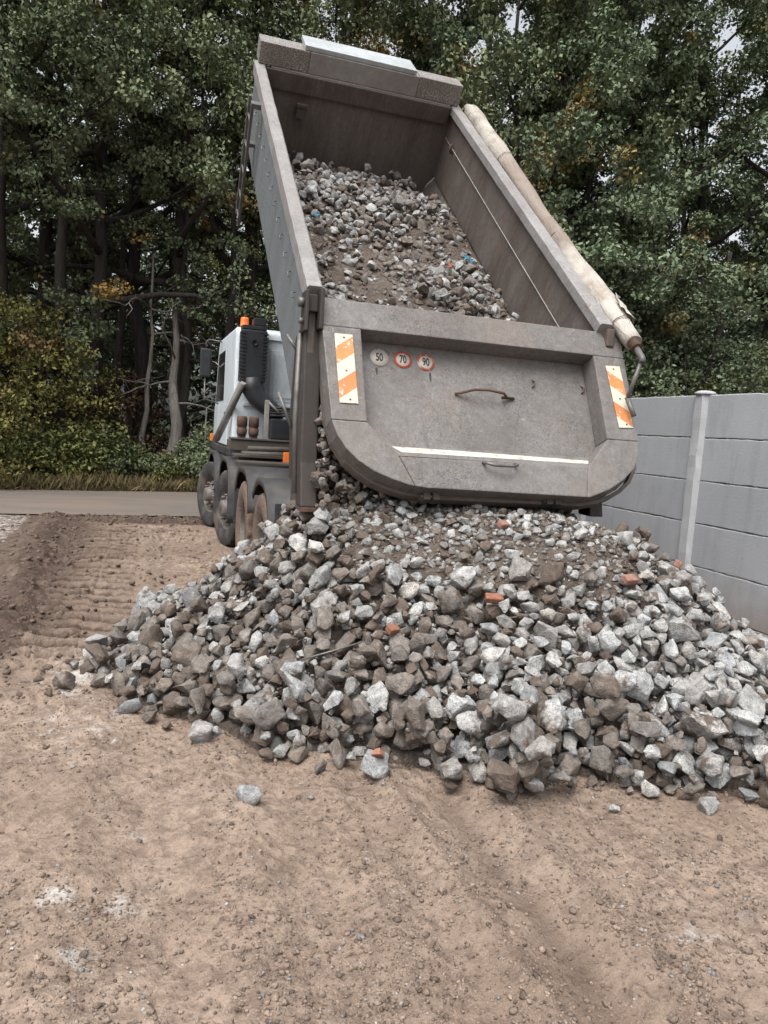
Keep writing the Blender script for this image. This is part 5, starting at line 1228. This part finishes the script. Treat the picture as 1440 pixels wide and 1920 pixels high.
# slim trunks in the gloom, left of the lorry
def slim(px_, ds, H, r0, lab, seed, mat='bark', lean=0.0, limbs=4, group=None):
    r_ = np.random.default_rng(seed); x, y = polar(px_, ds); mb = MB(); P = [(0, 0, -0.2)]; a, b = 0.0, 0.0; n = 9
    for i in range(n): a += r_.normal(0, 0.08)+lean*H/n*(1 if i < 4 else 0.4); b += r_.normal(0, 0.08); P.append((a, b, H*(i+1)/n))
    mb.tube(P, [r0*(1.2-0.9*i/n) for i in range(n+1)], 8)
    for f in mb.bm.faces: f.smooth = True
    o = empty('bare_tree', (x, y, 0)); tag(o, lab, 'tree', group); mb.obj('trunk', MAT[mat], o)
    for k in range(limbs):
        i = int(r_.integers(3, n)); an = r_.uniform(0, 6.28)
        br = branch_path(r_, P[i], (math.cos(an), math.sin(an)*0.6, r_.uniform(-0.25, 0.45)), r_.uniform(1.2, 2.6), 7, 0.28, 0.0)
        mb = MB().tube(br, [0.030*(1-0.8*j/7) for j in range(8)], 5)
        for j in (3, 5):
            tw = branch_path(r_, br[j], r_.normal(0, 1, 3), 0.8, 4, 0.3, 0); mb.tube(tw, [0.012*(1-0.7*q/4) for q in range(5)], 4)
        mb.obj('limb', MAT[mat], o)
    return o
slim(293, 18.9, 4.6, 0.15, 'pale leaning bare trunk left of the lorry cab', 3, 'pale_bark', 0.14, 5)
slim(262, 19.2, 5.5, 0.07, 'thin grey bare stem beside the pale leaning trunk', 5, 'pale_bark', 0.03, 5)
slim(108, 19.0, 9.0, 0.17, 'dark upright trunk rising from the olive bush at the left', 7, 'bark', 0.0, 3)
slim(340, 19.3, 7.0, 0.13, 'dark bare trunk close behind the lorry mirror', 9, 'bark', 0.02, 6)
slim(205, 20.6, 8.0, 0.12, 'dim upright trunk in the gloom left of the pale leaning trunk', 19, 'bark', 0.0, 4)
slim(395, 19.6, 7.5, 0.15, 'dark trunk rising just left of the cab roof', 23, 'bark', 0.01, 4)
slim(1275, 19.5, 6.5, 0.14, 'dark forked trunk over the concrete post', 11, 'bark', 0.03, 4)
# shrubs along the edge
def shrub_proto(seed, Hh, Rr, per, lf_, ncl):
    r_ = np.random.default_rng(seed); mb = MB(); cen = []; rads = []
    for k in range(ncl):
        a = r_.uniform(0, 6.28); rr = Rr*r_.random()**0.6; z = Hh*(0.12+0.88*r_.random()**0.8)*(1-0.35*(rr/Rr)**2)
        c_ = np.array([rr*math.cos(a), rr*math.sin(a), z]); cen.append(c_); rads.append(r_.uniform(0.20, 0.40))
        if k % 4 == 0: mb.tube([(c_[0]*0.15, c_[1]*0.15, -0.05), tuple(c_*np.array([0.55, 0.55, 0.6])), tuple(c_)], [0.022, 0.014, 0.006], 5)
    V, Fc = leaf_cloud(np.array(cen), np.array(rads), per, lf_, r_, 0.4)
    bm = mb.bm; me = bpy.data.meshes.new('stems'); bm.to_mesh(me); bm.free(); me.materials.append(MAT['bark']); return me, V, Fc
SH = [shrub_proto(61, 2.6, 1.5, 55, 0.085, 130), shrub_proto(62, 1.7, 1.1, 50, 0.11, 80), shrub_proto(63, 4.2, 1.9, 55, 0.085, 190), shrub_proto(64, 1.3, 1.0, 50, 0.10, 60)]
SHM = {}
def put_shrub(i, mt, px_, ds, sc, lab, group=None):
    x, y = polar(px_, ds); o = empty('shrub', (x, y, 0)); o.rotation_euler = (0, 0, px_*0.7); o.scale = (sc, sc, sc); tag(o, lab, 'shrub', group)
    if i not in SHM: SHM[i] = crown_mesh(SH[i][1], SH[i][2], MAT['oak'])
    link('stems', SH[i][0], None, o); with_mat(link('foliage', SHM[i], None, o), MAT[mt])
for a in ((2, 'olive', -50, 18.4, 1.05, 'big olive bush at the left edge of the wood'), (2, 'olive', 55, 18.8, 0.98, 'tall olive bush under the left oaks'),
          (1, 'lime', 15, 17.8, 0.75, 'low yellow-green bush by the road at the far left'), (1, 'lime', 90, 17.85, 0.82, 'yellow bush around the dark upright trunk'),
          (0, 'rustleaf', 190, 20.2, 1.1, 'brown-red bush in the gloom left of the pale trunk'), (1, 'lime', 180, 18.1, 0.85, 'leafy bush with pale yellow leaves by the roadside'),
          (3, 'olive', 135, 17.8, 0.6, 'low olive bush by the roadside'), (3, 'oak', 240, 18.0, 0.75, 'dark green low bush by the road'),
          (3, 'lime', 305, 18.2, 0.62, 'low pale-leaved bush at the foot of the pale trunk'), (3, 'oak', 355, 18.2, 0.85, 'green low bush beside the front wheel'),
          (1, 'oak', 420, 18.9, 1.0, 'green bush hidden behind the cab'),
          (0, 'oak', 500, 19.0, 1.0, 'green bush behind the chassis'), (2, 'oak', 960, 19.4, 1.0, 'green bush behind the rolled tarpaulin'),
          (2, 'oak_hazed', 1060, 19.0, 1.25, 'large fresh green bush right of the tarpaulin'), (2, 'oak', 1180, 19.0, 1.0, 'green bush with orange leaves behind the crank'),
          (2, 'oak_hazed', 1290, 19.2, 1.2, 'broad green bush over the wall post'), (2, 'olive', 1385, 19.6, 1.0, 'olive bush over the right end of the wall'),
          (2, 'oak', 1470, 19.2, 1.1, 'green bush at the right edge above the wall'), (0, 'olive', 1110, 18.4, 1.0, 'low olive bush behind the wall top'), (0, 'olive', 1240, 18.4, 1.0, 'yellowing low bush behind the wall near its post'),
          (0, 'oak', 620, 19.2, 1.0, 'green bush behind the raised body'), (2, 'oak', 780, 19.6, 1.0, 'green bush behind the tailgate')):
    put_shrub(*a)
# dry grass at the foot of the wood
rg = np.random.default_rng(55); n = 9000; px_ = rg.uniform(-150, 560, n); gx = rg.uniform(-6, 6.5, n); gy = edge_far(gx)+0.30+np.abs(rg.normal(0, 0.30, n))
hh = rg.uniform(0.08, 0.42, n)*(0.5+fbm(gx, gy, 1.5, 2)); a = rg.uniform(0, 6.28, n); bx, by = np.cos(a)*0.006, np.sin(a)*0.006; lx, ly = rg.normal(0, 0.10, n), rg.normal(0, 0.10, n)
V = np.stack([np.stack([gx-bx, gy-by, np.zeros(n)], 1), np.stack([gx+bx, gy+by, np.zeros(n)], 1), np.stack([gx+lx*0.4+bx*0.7, gy+ly*0.4+by*0.7, hh*0.6], 1), np.stack([gx+lx, gy+ly, hh], 1)], 1).reshape(-1, 3)
b = np.arange(n)*4; gm = np_mesh('dry_grass', V, np.concatenate([np.stack([b, b+1, b+2], 1), np.stack([b, b+2, b+3], 1)])); gm.materials.append(MAT['grass'])
tag(link('dry_grass', gm, None), 'dry straw-coloured grass along the foot of the wood', 'grass', kind='stuff')
x, y = polar(40, 17.35); mb = MB().tube([(0, 0, -0.05), (0.012, 0, 0.4), (-0.01, 0.0, 0.85)], [0.014, 0.012, 0.010], 6); o = mb.obj('marker_stake', MAT['pale_steel']); o.location = (x, y, 0)
tag(o, 'thin pale stake standing in the grass across the road', 'stake')
print('tris', sum(sum(len(p.vertices)-2 for p in m_.polygons) if len(m_.polygons) < 3000 else len(m_.loops)-2*len(m_.polygons) for m_ in bpy.data.meshes)); print('wood done', round(time.time()-t1, 1))
